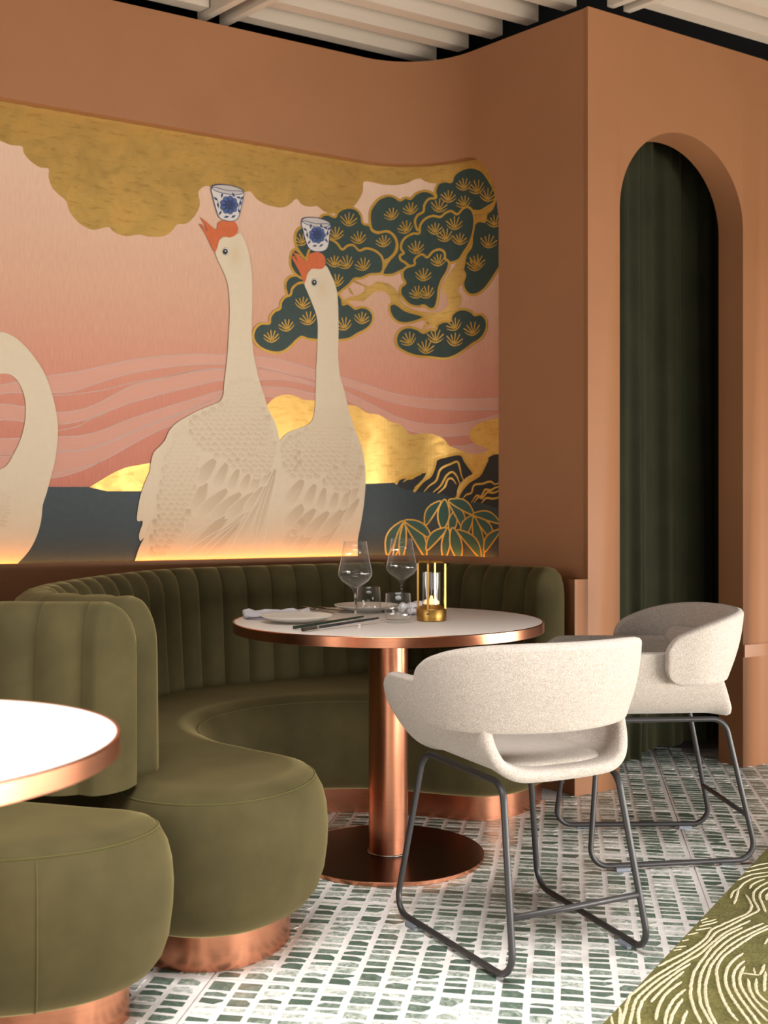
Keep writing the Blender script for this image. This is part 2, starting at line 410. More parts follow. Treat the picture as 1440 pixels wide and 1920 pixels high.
# ------------------------------------------------------------------ slatted ceiling panels
SN = Vector((.492, -.87)).normalized(); SD = Vector((.866, .497)).normalized(); RD = Vector((.707, -.707))
def panel(label, s0, s1, ks, rails):
    t = thing('ceiling_panel', label, 'ceiling panel', (0, 0, 0), 0)
    def pt(c, s):      # point with SN.p = c and x + y = s
        det = SN.x * 1 - SN.y * 1; x = (c - SN.y * s) / det; return Vector((x, s - x))
    mid = pt(-4.324 + .183 * (ks[0] + ks[-1]) / 2, (s0 + s1) / 2); t.location = (mid.x, mid.y, 3.12)
    for k in ks:
        c = -4.324 + .183 * k; q = [pt(c, s0), pt(c, s1), pt(c + .058, s1), pt(c + .058, s0)]
        G().prism([tuple(p) for p in q], 3.12, 3.25).build('slat', m_slat, t, world=True)
    for s in rails:
        c0, c1 = -4.324 + .183 * ks[0] - .03, -4.324 + .183 * ks[-1] + .2
        q = [pt(c0, s), pt(c0, s + .045), pt(c1, s + .045), pt(c1, s)]
        G().prism([tuple(p) for p in q], 3.10, 3.27).build('rail', m_slat, t, world=True)
panel('cream slatted ceiling panel over the left end of the mural', 1.1, 3.80, range(0, 9), (3.81,))
panel('cream slatted ceiling panel over the middle of the recess, stopping short of the pilaster', 3.985, 5.27, range(0, 9), (3.94,))
panel('cream slatted ceiling panel over the pilaster and arched doorway', 5.50, 7.3, range(5, 12), (5.34, 5.455))

# ------------------------------------------------------------------ banquettes
def banquette(label, seat_pts, back_line, start_round, end_round, z_seat=.44, z_back=.88, loc=(0, 0, 0), half=.07, chan=.107, zlow=.05, seam=None):
    root = thing('banquette', label, 'banquette', loc)
    O = resample(catmull(seat_pts, 8), .03, True)
    area2 = sum(a.x * b.y - b.x * a.y for a, b in zip(O, O[1:] + O[:1]))
    sg = 1 if area2 > 0 else -1                                   # outward offset sign
    def inset(d):
        P = O
        for _ in range(4):
            P = offset(P, -d * sg / 4, True)
            P = [P[i - 1] * .2 + P[i] * .6 + P[(i + 1) % len(P)] * .2 for i in range(len(P))]
        return P
    prof = [(.095, .088), (.075, .091), (.05, .105), (.026, .135), (.01, .18), (.002, .24), (0, .29), (.004, .34), (.014, .38), (.03, .41), (.05, .428), (.075, .437), (.1, z_seat)]
    g = G(); n = len(O); vs = []; fs = []
    for d, z in prof: vs += [(p.x, p.y, z) for p in inset(d)]
    for i in range(len(prof) - 1): fs += [(i * n + k, i * n + (k + 1) % n, (i + 1) * n + (k + 1) % n, (i + 1) * n + k) for k in range(n)]
    top = (len(prof) - 1) * n
    fs += [tuple(top + k for k in range(n))]
    me = mesh_data('seat', vs, fs, m_velvet)
    bm = bmesh.new(); bm.from_mesh(me); bmesh.ops.triangulate(bm, faces=[f for f in bm.faces if len(f.verts) > 4]); bmesh.ops.recalc_face_normals(bm, faces=bm.faces[:]); bm.to_mesh(me); bm.free()
    sharp(me, 60); seat = link('seat', me, root, True)
    P = inset(.034); G().tube([(p.x, p.y, .4145) for p in P], .0022, 6, True).build('piping', m_piping, seat, True, True)
    P = inset(.098); Q = inset(.11); g = G(); n = len(P)
    vs = [(p.x, p.y, 0) for p in P] + [(p.x, p.y, .1) for p in P] + [(p.x, p.y, .1) for p in Q] + [(p.x, p.y, 0) for p in Q]
    g.add(vs, [(j * n + k, j * n + (k + 1) % n, ((j + 1) % 4) * n + (k + 1) % n, ((j + 1) % 4) * n + k) for j in range(4) for k in range(n)])
    g.build('plinth', m_copper, root, world=True, ang=40)
    if seam:
        k = min(range(n), key=lambda i: (O[i] - Vector(seam)).length)
        G().tube([(q.x, q.y, z) for q, z in ((inset(d - .0008)[k], z) for d, z in prof[1:10])], .0016, 6).build('seam', m_piping, seat, True, True)
    # back: fluted channels swept along a plan curve; the seat side lies to the left of travel when side = 1
    B = resample([Vector(p) for p in catmull(back_line, 10, False)], .012)
    L = arc_len(B); tot = L[-1]; nch = max(3, round(tot / chan)); cw = tot / nch
    sec = []                                                       # (offset as a share of the half thickness, height, bulge share)
    sec += [(1.42, .30, .4), (1.40, .40, .8), (1.30, .48, 1), (1.18, .60, 1), (1.08, .72, 1), (1.0, .79, 1)]
    if zlow > .3: sec = [(1.40, zlow, .8)] + sec[2:]
    for k in range(1, 8):
        a = pi * k / 8; sec.append((cos(a) * .98, .79 + sin(a) * (z_back - .79), 1 if k < 5 else .5))
    sec += [(-1, .79, 0), (-1, .5, 0), (-1, zlow, 0)]
    NB = normals2(B)
    Bi = B[8:-8]; base = G().prism([tuple(p) for p in offset(Bi, half * .7)] + [tuple(p) for p in reversed(offset(Bi, -half * .7))], zlow + .01, .66)
    back = base.build('backrest', m_velvet, root, world=True)
    def frame(s):
        i = min(range(1, len(L)), key=lambda q: abs(L[q] - s)) if False else None
        lo, hi = 1, len(L) - 1
        while lo < hi:
            m2 = (lo + hi) // 2
            if L[m2] < s: lo = m2 + 1
            else: hi = m2
        t = (s - L[lo - 1]) / max(1e-9, L[lo] - L[lo - 1]); t = min(max(t, 0), 1)
        return B[lo - 1].lerp(B[lo], t), NB[lo - 1].lerp(NB[lo], t).normalized()
    for c in range(nch):
        vs = []; fs = []; U = 9; m2 = len(sec)
        us = [k / (U - 1) for k in range(U)]
        if (c == 0 and start_round) or (c == nch - 1 and end_round): us = [k / 16 for k in range(17)]
        for u in us:
            s = (c + u) * cw; p, nn = frame(s)
            e = 1.0; Rr = .085
            if end_round: e = min(e, (tot - s) / Rr)
            if start_round: e = min(e, s / start_round)
            e = min(max(e, 0), 1); k = sqrt(max(0, 1 - (1 - e) ** 2)); k = max(k, .02)
            bul = .022 * (1 - abs(2 * u - 1) ** 2.4)
            if e < 1: bul *= e
            for o, z, bs in sec:
                zz = z if z < .5 else .5 + (z - .5) * (1 - .30 * (1 - k))
                d = o * half * k + bul * bs * (1 if o > -.5 else 0)
                q = p - nn * d; vs.append((q.x, q.y, zz + (bul * .12 * bs if z > .8 else 0)))
        nu = len(us)
        for i in range(nu - 1):
            for j in range(m2 - 1): fs.append((i * m2 + j, i * m2 + j + 1, (i + 1) * m2 + j + 1, (i + 1) * m2 + j))
        if (c == nch - 1): fs.append(tuple((nu - 1) * m2 + j for j in range(m2)))
        if (c == 0): fs.append(tuple(range(m2 - 1, -1, -1)))
        me = mesh_data('channel', vs, fs, m_velvet, True); fixn(me); sharp(me, 75); link('channel', me, back, True)
    return root

# right-hand booth: from the pilaster along the recess wall, round the left and out to the nose of the divider
W12 = wall_line(.142)
run = [p for p in reversed(W12) if p.x > -.62 ][1:]
run = [run[0] + (run[0] - run[4]).normalized() * .042] + run[3::3]
back_r = [tuple(p) for p in run] + [(-.79, 4.20), (-.92, 3.90), (-.99, 3.55), (-1.0, 3.25), (-.93, 3.01), (-.79, 2.885), (-.63, 2.835), (-.575, 2.825)]
seat_r = [(.70, 4.27), (.62, 4.06), (.49, 3.91), (.34, 3.86), (.18, 3.90), (0, 3.965), (-.2, 3.975), (-.38, 3.90), (-.515, 3.74), (-.555, 3.53), (-.47, 3.31), (-.31, 3.155), (-.19, 3.05), (-.142, 2.91),
          (-.18, 2.74), (-.30, 2.60), (-.45, 2.562), (-.55, 2.585), (-.64, 2.645), (-.68, 2.74), (-.76, 2.84), (-.88, 2.93), (-.99, 3.12), (-1.03, 3.45), (-.98, 3.85), (-.83, 4.18), (-.55, 4.44), (-.12, 4.68), (.16, 4.72), (.45, 4.51), (.63, 4.36)]
banquette('olive velvet curved banquette in the recess behind the laid table, copper plinth', seat_r, back_r, .04, True, loc=(-.3, 3.6, 0))
# left-hand booth, its fluted back set against the nose of the other
back_l = [(-2.35, 3.20), (-1.9, 2.98), (-1.5, 2.83), (-1.15, 2.73), (-.85, 2.69), (-.65, 2.682), (-.592, 2.68)]
seat_l = [(-.62, 2.565), (-.52, 2.54), (-.455, 2.46), (-.465, 2.36), (-.535, 2.25), (-.65, 2.18), (-.79, 2.145), (-.98, 2.15), (-1.2, 2.22), (-1.5, 2.2), (-1.9, 2.1), (-2.3, 2.2), (-2.55, 2.6), (-2.4, 3.0), (-1.95, 2.88), (-1.5, 2.73), (-1.15, 2.66), (-.85, 2.63)]
back_l = back_l[::-1]
banquette('olive velvet banquette with fluted back behind the bare white table at the left', seat_l, [(x, y) for x, y in back_l], .075, False, loc=(-1.2, 2.5, 0), zlow=.443, seam=(-.665, 2.17))

# ------------------------------------------------------------------ floor: terrazzo slabs with rows of green marble chips
FA = R(9.3); E1 = Vector((cos(FA), -sin(FA))); E2 = Vector((sin(FA), cos(FA)))
FO = Vector((.790, 2.438)) 
CW, CP, SLX, SLY = .0655, .0525, 1.212, .556
floor = tag(G().box((0, 2.2, -.06), (8.6, 10.6, .1)).build('floor', m_grout), kind='structure')
def fl(a, b): return FO + E1 * a + E2 * b
rug_a, rug_b = on_floor(1130, 1920, .011), on_floor(1440, 1589, .011)
rug_d = (rug_b - rug_a).normalized()
def on_rug(p): q = p - rug_a; return q.x * rug_d.y - q.y * rug_d.x > -.01
seat_polys = [[tuple(p) for p in catmull(q, 3)] for q in (seat_r, seat_l)]
chips = []; rnd = random.Random(11)
for sx in range(-4, 4):
    for sy in range(-4, 6):
        x0, y0 = sx * SLX, sy * SLY
        c0 = fl(x0 + SLX / 2, y0 + SLY / 2)
        if c0.y < 1.2 or abs(c0.x) > c0.y * .5 + 2.2: continue
        q = [fl(x0 + .0022, y0 + .0022), fl(x0 + SLX - .0022, y0 + .0022), fl(x0 + SLX - .0022, y0 + SLY - .0022), fl(x0 + .0022, y0 + SLY - .0022)]
        G().prism([tuple(p) for p in q], -.012, -.0012).build('tile', m_grout, floor, world=True)
        for i in range(18):
            a = x0 + .0125 + i * (SLX - .0135) / 18; b = y0 + .008
            while b < y0 + SLY - .018:
                h = rnd.uniform(.026, .043); 
                if b + h > y0 + SLY - .012 or y0 + SLY - .008 - (b + h) < .022: h = y0 + SLY - .008 - b
                wv = CP * rnd.uniform(.93, 1.0); t0, t1, t2, t3 = (rnd.uniform(0, .007) for _ in range(4))
                gp = .0055; k = rnd.random()
                p = [(a, b + t0), (a + wv, b + t1), (a + wv, b + h - gp - t2), (a, b + h - gp - t3)]
                if k < .2: p[2:3] = [(a + wv, b + h * .55), (a + wv * rnd.uniform(.5, .8), b + h - gp)]
                elif k < .35: p[3:4] = [(a + wv * rnd.uniform(.2, .5), b + h - gp), (a, b + h * .5)]
                elif k < .45: p[1:2] = [(a + wv * rnd.uniform(.5, .8), b), (a + wv, b + h * .45)]
                P = [fl(*q) for q in p]; c = sum(P, Vector((0, 0))) / len(P)
                b += h + rnd.uniform(0, .002)
                if c.y < 1.9 or abs(c.x) > c.y * .36 + 1.7 or c.y > 6: continue
                if any(in_poly(c, s) for s in seat_polys): 
                    if not any(min((c - Vector(q)).length for q in s) < .12 for s in seat_polys): continue
                n_ = (c - Vector((.789, 4.335))).dot(FN); t_ = (c - Vector((.789, 4.335))).dot(FU)
                if n_ < -.02 and not (AT0 - .05 < t_ < AT1 + .05 and n_ > -.7) and c.x > .6: continue
                if c.y > 4.75 and c.x < .6: continue
                chips.append((P, c, rnd.uniform(-.30, .34)))
def chip_mesh(items, name):
    vs = []; fs = []; tone = []
    for P, c, tn in items:
        n = len(P); b = len(vs)
        ar = sum(u.x * v.y - v.x * u.y for u, v in zip(P, P[1:] + P[:1]))
        if ar < 0: P = P[::-1]
        vs += [(p.x, p.y, -.004) for p in P] + [(p.x, p.y, 0) for p in P]
        fs += [tuple(range(b + n, b + 2 * n))] + [(b + i, b + (i + 1) % n, b + n + (i + 1) % n, b + n + i) for i in range(n)]
        tone += [tn] * (2 * n)
    me = mesh_data(name, vs, fs, m_marble); at = me.attributes.new('tone', 'FLOAT', 'POINT'); at.data.foreach_set('value', tone); return me
def in_view(c):
    py = HY + H * F / c.y; px = HX + F * c.x / c.y; return 5 < px < 1435 and py < 1925
hidden = [(Vector((.014, 3.57)), .31)]
def clear(c):
    return in_view(c) and not on_rug(c) and not any((c - h).length < r for h, r in hidden) and not any(in_poly(c, s) for s in seat_polys)
near = sorted([x for x in chips if clear(x[1])], key=lambda x: x[1].y)
big, ids = near[:298], set(id(x) for x in near[:298])
for x in big: link('chip', chip_mesh([x], 'chip'), floor)
rest = [x for x in chips if id(x) not in ids and not (on_rug(x[1] + Vector((-.1, .06))))]
tag(link('chip_field', chip_mesh(rest, 'chip_field'), floor), kind='stuff')

# ------------------------------------------------------------------ rug
m_rug = M('olive_rug_pile', rough=.95); v = m_rug.coord('Object')
f1 = m_rug.noise(16, 4, v, .6); f2 = m_rug.noise(150, 3, v)
m_rug.color(m_rug.mix(.45, m_rug.ramp(f1, [(.3, rgb(74, 70, 27)), (.7, rgb(122, 116, 60))]), m_rug.ramp(f2, [(.3, rgb(62, 60, 22)), (.7, rgb(134, 127, 70))])))
m_rug.bump(f2, .7, .004); m_rug = m_rug.m
m_yarn = two_tone('cream_rug_yarn', rgb(196, 184, 150), rgb(218, 208, 180), 120, .95, .5, bscale=300)
rp = Vector((rug_d.y, -rug_d.x))
q = [rug_a - rug_d * .9, rug_b + rug_d * 1.0, rug_b + rug_d * 1.0 + rp * 1.9, rug_a - rug_d * .9 + rp * 1.9]
rug = G().prism([tuple(p) for p in q], .0006, .011).build('rug', m_rug)
tag(rug, 'olive green rug with cream flowing lines on the terrazzo floor', 'rug')
lines = '''1440,340 1300,360 1200,400 1160,420|1440,300 1330,320 1250,340|1440,265 1350,280 1290,300|1440,370 1320,390 1240,430 1190,480 1150,500 1120,560|1190,480 1170,560 1150,610|1410,400 1350,420 1300,450 1280,480
1250,530 1290,590 1300,640 1260,690 1170,730 1060,780 960,830 920,890 850,950 770,1000 680,1050 600,1090 520,1130 440,1165
1440,425 1370,460 1320,510 1315,560 1340,610 1360,660 1310,690 1200,745 1100,800 1000,850 930,930 850,990 760,1050 660,1110 560,1170 480,1220 400,1280 340,1330 280,1380 250,1450 220,1560 200,1640
1440,470 1390,500 1370,550 1390,600 1420,680|1460,500 1425,540 1430,580|1290,750 1180,800 1080,850 1000,910 930,970 850,1040 760,1090 670,1150 570,1210 480,1270 400,1340 330,1410 300,1500 270,1640
1220,810 1130,850 1040,910 960,980 900,1060 850,1130 810,1200 790,1300 790,1400 820,1500 880,1620|1400,770 1280,820 1160,880 1060,950 980,1030 920,1110 880,1190 860,1280 860,1380 880,1470 930,1560 980,1640
1440,790 1330,840 1210,900 1100,970 1020,1050 960,1130 930,1220 910,1320 920,1420 950,1520 1010,1640|1480,800 1340,860 1230,930 1130,1000 1050,1070 1010,1150 1010,1240 1030,1330 1070,1430 1130,1530 1190,1600
1230,1025 1150,1080 1100,1150 1080,1230 1095,1310 1140,1400 1200,1490 1270,1580 1310,1640|1240,1090 1180,1140 1150,1200 1150,1280 1180,1360 1240,1450 1310,1540 1380,1640|1240,1135 1210,1190 1200,1270 1230,1340 1290,1430 1370,1530 1440,1600
1270,1240 1290,1340 1340,1420 1440,1520|1340,1240 1340,1330 1390,1400 1450,1450|1420,1180 1410,1280 1410,1350
1210,1190 1280,1200 1370,1210|1410,1120 1390,1170 1370,1210|1320,1150 1330,1200|780,1115 690,1170 590,1240 500,1310 430,1370 380,1430 350,1510 350,1640|730,1180 650,1240 570,1310 500,1380 450,1440
710,1265 620,1330 560,1390 520,1470 490,1590|740,1330 660,1400 610,1470 580,1550 570,1640|720,1410 670,1480 630,1550 610,1640|760,1510 730,1570 710,1640|170,1440 190,1500 190,1640|110,1530 130,1640
1000,740 880,770|1010,760 860,800|960,810 830,830|850,850 760,870|930,730 870,750|770,910 690,925|750,965 660,975|710,990 600,1010|1440,900 1410,950'''
g = G()
for ln in lines.replace('\n', '|').split('|'):
    pts = [tuple(map(float, k.split(','))) for k in ln.split()]
    w_ = .0036 if len(pts) > 2 else .0028
    P = [on_floor(1120 + x / 4.5, 1560 + y / 4.5, .011) for x, y in pts]
    P = resample(catmull(P, 6, False), .008); P = [p + Vector((rnd.uniform(-1, 1), rnd.uniform(-1, 1))) * .0009 for p in P]
    P = [p for p in P if on_rug(p + Vector((-.012, 0)))]
    if len(P) < 2: continue
    hw = [w_ * min(1, .45 + .25 * min(i, len(P) - 1 - i)) for i in range(len(P))]
    N = normals2(P); n = len(P); vs = []
    for p, nn, h in zip(P, N, hw): vs += [(p.x + nn.x * h, p.y + nn.y * h, .0112), (p.x + nn.x * h * .6, p.y + nn.y * h * .6, .0126), (p.x - nn.x * h * .6, p.y - nn.y * h * .6, .0126), (p.x - nn.x * h, p.y - nn.y * h, .0112)]
    g.add(vs, [(i * 4 + j, i * 4 + j + 1, i * 4 + 5 + j, i * 4 + 4 + j) for i in range(n - 1) for j in range(3)])
# the same drift of lines carries on over the rest of the rug
for k in range(52):
    u0 = .05 + k * .034; P = []
    for j in range(60):
        a = -.7 + j * .05; b = u0 + .11 * sin(a * 4.2 + k * .10) + .03 * sin(a * 9 + k * .31)
        p = rug_a + rug_d * a + rp * b
        if HX + F * p.x / max(.1, p.y) < 1460 and HY + H * F / max(.1, p.y) < 1940: P.append(None)
        else: P.append(p)
    seg = []
    for p in P + [None]:
        if p is not None and rnd.random() > .03: seg.append(p); continue
        if len(seg) > 3:
            Q = resample(catmull(seg, 4, False), .015); N = normals2(Q); n = len(Q); vs = []
            for p2, nn in zip(Q, N): vs += [(p2.x + nn.x * .0042, p2.y + nn.y * .0042, .0112), (p2.x, p2.y, .0126), (p2.x - nn.x * .0042, p2.y - nn.y * .0042, .0112)]
            g.add(vs, [(i * 3 + j, i * 3 + j + 1, i * 3 + 4 + j, i * 3 + 3 + j) for i in range(n - 1) for j in range(2)])
        seg = []
g.build('line_pattern', m_yarn, rug)

# ------------------------------------------------------------------ tables
def table(label, x, y, r, col_r=.063, base_r=.285):
    t = thing('round_table', label, 'table', (x, y, 0))
    G().lathe([(0, .722), (r - .006, .722), (r - .006, .7495), (r - .008, .75), (0, .75)], 96).build('table_top', m_white, t, ang=30)
    G().lathe([(r - .006, .72), (r - .001, .7195), (r, .7205), (r, .7485), (r - .001, .7502), (r - .006, .7502), (r - .006, .72)], 128).build('rim', m_copper, t, ang=30)
    G().lathe([(0, .70), (.17, .70), (.17, .72), (0, .72)], 48).build('mounting_plate', m_black, t, ang=30)
    G().lathe([(col_r, .012), (col_r, .70)], 64).build('column', m_copper, t, True)
    G().lathe([(col_r, .0118), (col_r + .0035, .0125), (col_r + .003, .016), (col_r, .017)], 64).build('weld_ring', m_steel, t, True)
    G().lathe([(0, .0122), (base_r - .001, .0122), (base_r - .001, 0), (0, 0)], 96).build('base', m_bronze, t, ang=40)
    G().lathe([(base_r - .001, .0124), (base_r, .0115), (base_r, .0005), (base_r - .001, 0), (base_r - .001, .0124)], 128).build('base_edge', m_copper, t, ang=40)
    return t
table('round white table with copper rim and column, laid with glasses and plates', .014, 3.57, .492, base_r=.305)
table('bare round white table with a copper rim at the left edge', -.807, 1.685, .40)

# ------------------------------------------------------------------ armchairs
def fillet(pts, r, n=8):
    out = []; N = len(pts); P = [Vector(p) for p in pts]
    for i in range(N):
        a, b, c = P[i - 1], P[i], P[(i + 1) % N]; u = (a - b).normalized(); v2 = (c - b).normalized()
        ang = u.angle(v2); t = r / math.tan(ang / 2); cen = b + (u + v2).normalized() * (r / sin(ang / 2))
        s, e = b + u * t - cen, b + v2 * t - cen
        for k in range(n + 1): out.append(cen + s.slerp(e, k / n).normalized() * r if True else b)
    return out
def armchair(label, loc, rz):
    t = thing('armchair', label, 'chair', loc, rz, 'armchairs at the laid table')
    # lower shell: a trough whose sides rise into the arms, open at the back
    prof = catmull([(0, .470), (.08, .471), (.14, .476), (.185, .497), (.217, .538), (.238, .59), (.25, .64), (.254, .665)], 4, False)
    prof = [(-p.x, p.y) for p in reversed(prof[1:])] + [(p.x, p.y) for p in prof]
    NV = 22; vs = []; fs = []; nu = len(prof)
    for x, z in prof:
        h = min(max((z - .47) / .195, 0), 1); a = abs(x) / .25
        yr = -.222 + .085 * h ** .8; yf = .215 + .085 * min(1, h * 1.6) - (.055 * max(0, (h - .78) / .22) ** 2 if h > .78 else 0)
        yr += .02 * max(0, (h - .85) / .15) ** 2
        for j in range(NV):
            v2 = j / (NV - 1); y = yr + (yf - yr) * v2
            k = 1 - .03 * v2 - .26 * h ** .8 * (1 - v2) ** 2.2
            dip = -.012 * max(0, 1 - v2 * 6) * (1 - h) - .014 * max(0, (v2 - .85) / .15) ** 2 * (1 - h)
            vs.append((x * k, y, z + dip))
    fs = [(i * NV + j, i * NV + j + 1, (i + 1) * NV + j + 1, (i + 1) * NV + j) for i in range(nu - 1) for j in range(NV - 1)]
    me = fixn(mesh_data('seat_shell', vs, fs, m_fabric, True)); o = link('seat_shell', me, t)
    md = o.modifiers.new('thick', 'SOLIDIFY'); md.thickness = .030; md.offset = 0
    md = o.modifiers.new('soft', 'SUBSURF'); md.levels = md.render_levels = 1
    # seat pad
    P = resample(catmull([(-.14, -.16), (0, -.185), (.14, -.16), (.165, 0), (.155, .17), (0, .2), (-.155, .17), (-.165, 0)], 6), .02, True)
    g = G(); n = len(P); vs = []; fs = []; rings = [(0, .478), (.0, .484), (.012, .490), (.03, .495), (.055, .497)]
    for d, z in rings: vs += [(p.x, p.y, z) for p in offset(P, d if sum(a.x * b.y - b.x * a.y for a, b in zip(P, P[1:])) < 0 else -d, True)]
    for i in range(len(rings) - 1): fs += [(i * n + k, i * n + (k + 1) % n, (i + 1) * n + (k + 1) % n, (i + 1) * n + k) for k in range(n)]
    vs.append((0, -.01, .498)); fs += [((len(rings) - 1) * n + k, (len(rings) - 1) * n + (k + 1) % n, len(vs) - 1) for k in range(n)]; g.add(vs, fs).build('seat_cushion', m_fabric, t, True)
    # wrap-around back band, leaning outwards
    path = [(-.266, .04), (-.267, 0), (-.268, -.04)] + [(-.268 * cos(pi * k / 24), -.04 - .195 * sin(pi * k / 24)) for k in range(1, 24)] + [(.268, -.04), (.267, 0), (.266, .04)]
    B = resample(path, .012); N = normals2(B); L = arc_len(B); tot = L[-1]; vs = []; K = 13
    if (N[0]).dot(Vector((-1, 0))) < 0: N = [-q for q in N]
    for p, nn, s in zip(B, N, L):
        e = min(s, tot - s); rear = max(0, min(1, (.03 - p.y) / .28))
        zt = .705 + .083 * sin(rear * pi / 2) ** .9; zb = .566
        cut, cutt = (r_ * (1 - sqrt(max(0, 1 - (1 - min(1, e / r_)) ** 2))) for r_ in (.055, .04))
        lean = .014 + .04 * rear
        for j in range(K):
            z = (zb + cut) + (zt - cutt - zb - cut) * j / (K - 1); k = (z - .578) / .21
            d = lean * (k - .35) + .010 * sin(pi * min(1, max(0, k)))
            vs.append((p.x + nn.x * d, p.y + nn.y * d, z))
    n = len(B); fs = [(i * K + j, i * K + j + 1, (i + 1) * K + j + 1, (i + 1) * K + j) for i in range(n - 1) for j in range(K - 1)]
    me = mesh_data('backrest', vs, fs, m_fabric, True); fixn(me); o = link('backrest', me, t)
    md = o.modifiers.new('thick', 'SOLIDIFY'); md.thickness = .036; md.offset = 0
    md = o.modifiers.new('soft', 'SUBSURF'); md.levels = md.render_levels = 1
    # lumbar pad inside the band, reaching a little below it
    vs = []; K2 = 9; A = [R(28 + 124 * i / 30) for i in range(31)]
    for i, an in enumerate(A):
        e = min(i, 30 - i) / 30 * .62; q = min(1, e / .07); cut = .05 * (1 - sqrt(max(0, 1 - (1 - q) ** 2)))
        for j in range(K2):
            z = .562 + cut + (.142 - 2 * cut) * j / (K2 - 1); o = .030 - .012 * (z - .562) / .142
            vs.append((-(.268 - o - .012) * cos(an), -.04 - (.195 - o - .012 + .05 * (z - .60)) * sin(an), z))
    me = mesh_data('lumbar_pad', vs, [(i * K2 + j, i * K2 + j + 1, (i + 1) * K2 + j + 1, (i + 1) * K2 + j) for i in range(30) for j in range(K2 - 1)], m_fabric, True); fixn(me); o = link('lumbar_pad', me, t)
    md = o.modifiers.new('thick', 'SOLIDIFY'); md.thickness = .022; md.offset = 0
    md = o.modifiers.new('soft', 'SUBSURF'); md.levels = md.render_levels = 1
    # sled frame: two loops, a stretcher between the rear legs, four glides
    for s in (-1, 1):
        def pt(y, z): return (s * ((.198 if y < 0 else .232) * (1 - z / .447) + .168 * z / .447), y, z)
        loop = fillet([pt(.262, .0145), pt(.215, .447), pt(-.185, .447), pt(-.278, .0145)], .052)
        leg = G().tube(loop, .0085, 10, True).build('leg_frame', m_black, t, True)
        for y in (.16, -.185): G().box((s * (.2150 + .034 * y / .262 - .0 ), y, .0055), (.013, .045, .011), -s * .062, .002).build('glide', m_pad, leg)
    G().tube([(-.191, -.248, .15), (.191, -.248, .15)], .0078, 10).build('stretcher', m_black, t, True)
    return t
armchair('beige wool armchair seen from behind, in front of the laid table', (.353, 2.907, 0), R(26))
armchair('beige wool armchair standing before the arched doorway, facing left', (.868, 3.655, 0), R(94.5))

# ------------------------------------------------------------------ curtains behind the arch
def curtain(label, t0, t1, off, zb, seed):
    rn = random.Random(seed); n = int((t1 - t0) / .008); vs = []; fs = []; NZ = 14
    ph = [rn.uniform(0, 6) for _ in range(4)]
    for i in range(n + 1):
        t = t0 + (t1 - t0) * i / n
        for j in range(NZ):
            z = zb + (2.80 - zb) * j / (NZ - 1); k = .6 + .4 * (1 - j / NZ)
            o = off + k * (.022 * sin(t * 34 + ph[0] + .3 * sin(z * 2)) + .012 * sin(t * 71 + ph[1] + z * .7) + .010 * sin(t * 13 + ph[2]))
            p = front(t, o); vs.append((p.x, p.y, z + (.006 * sin(t * 40 + ph[3]) if j == 0 else 0)))
    fs = [(i * NZ + j, (i + 1) * NZ + j, (i + 1) * NZ + j + 1, i * NZ + j + 1) for i in range(n) for j in range(NZ - 1)]
    me = mesh_data('curtain', vs, fs, m_curtain, True); o = link('curtain', me)
    md = o.modifiers.new('thick', 'SOLIDIFY'); md.thickness = .004
    # stitched hem
    hv = []; 
    for i in range(n + 1):
        x, y, z = vs[i * NZ]; x2, y2, z2 = vs[i * NZ + 1]; k = (.16) / (z2 - z)
        hv.append((x + (x2 - x) * k + FN.x * .003, y + (y2 - y) * k + FN.y * .003, z + .16))
    G().tube(hv, .0012, 5).build('hem_seam', m_piping, o, True)
    return tag(o, label, 'curtain', 'curtains behind the arch')
curtain('dark green velvet curtain hanging in the left part of the arched doorway, lower hem', .10, .50, -.235, .035, 3)
curtain('dark green velvet curtain hanging in the right part of the arched doorway, higher hem', .44, 1.25, -.30, .05, 8)
tag(G().box((1.0, 5.75, 1.5), (3.4, .06, 3.0), R(31)).build('wall_behind', m_dark), kind='structure')

# ------------------------------------------------------------------ tableware
TZ = .7503
def on_table(px, py, z=TZ): return on_floor(px, py, z)
def wine_glass(label, x, y):
    t = thing('wine_glass', label, 'glass', (x, y, TZ), 0, 'wine glasses on the laid table')
    out = [(.0365, .25), (.044, .20), (.0515, .165), (.0545, .152), (.053, .140), (.042, .124), (.022, .110), (.010, .100), (.0055, .088)]
    inn = [(.0072, .106), (.021, .1135), (.041, .1265), (.0515, .141), (.0532, .152), (.0502, .165), (.0428, .20), (.0354, .25)]
    G().lathe([(0, .086), (.0052, .087)] + out[::-1] + inn[::-1] + [(0, .103)], 48).build('bowl', m_thin, t, True)
    G().lathe([(0, .0888), (.0052, .0885), (.0035, .07), (.003, .03), (.0042, .008), (.008, .0045), (0, .004)][::-1], 24).build('stem', m_glass, t, True)
    G().lathe([(0, .0044), (.012, .0036), (.036, .0018), (.0375, .0009), (.036, 0), (0, 0)], 48).build('foot', m_thin, t, True)
wine_glass('tall stemmed wine glass to the left, beside the chopsticks', -.091, 3.545)
wine_glass('tall stemmed wine glass to the right, behind the front tumbler and beside the brass lamp', .062, 3.93)
def tumbler(label, x, y):
    prof = [(0, 0), (.036, 0), (.0415, .003), (.0435, .010), (.042, .03), (.0385, .09), (.0372, .0905), (.0362, .09), (.0398, .03), (.041, .016), (.038, .0095), (0, .0085)]
    o = G().lathe(prof, 48).build('tumbler', m_thin, None, True); o.location = (x, y, TZ)
    return tag(o, label, 'glass', 'tumblers on the laid table')
tumbler('clear glass tumbler beside the left wine glass, in front of the far plate', -.0515, 3.76)
tumbler('clear glass tumbler nearest the brass lamp', .044, 3.48)
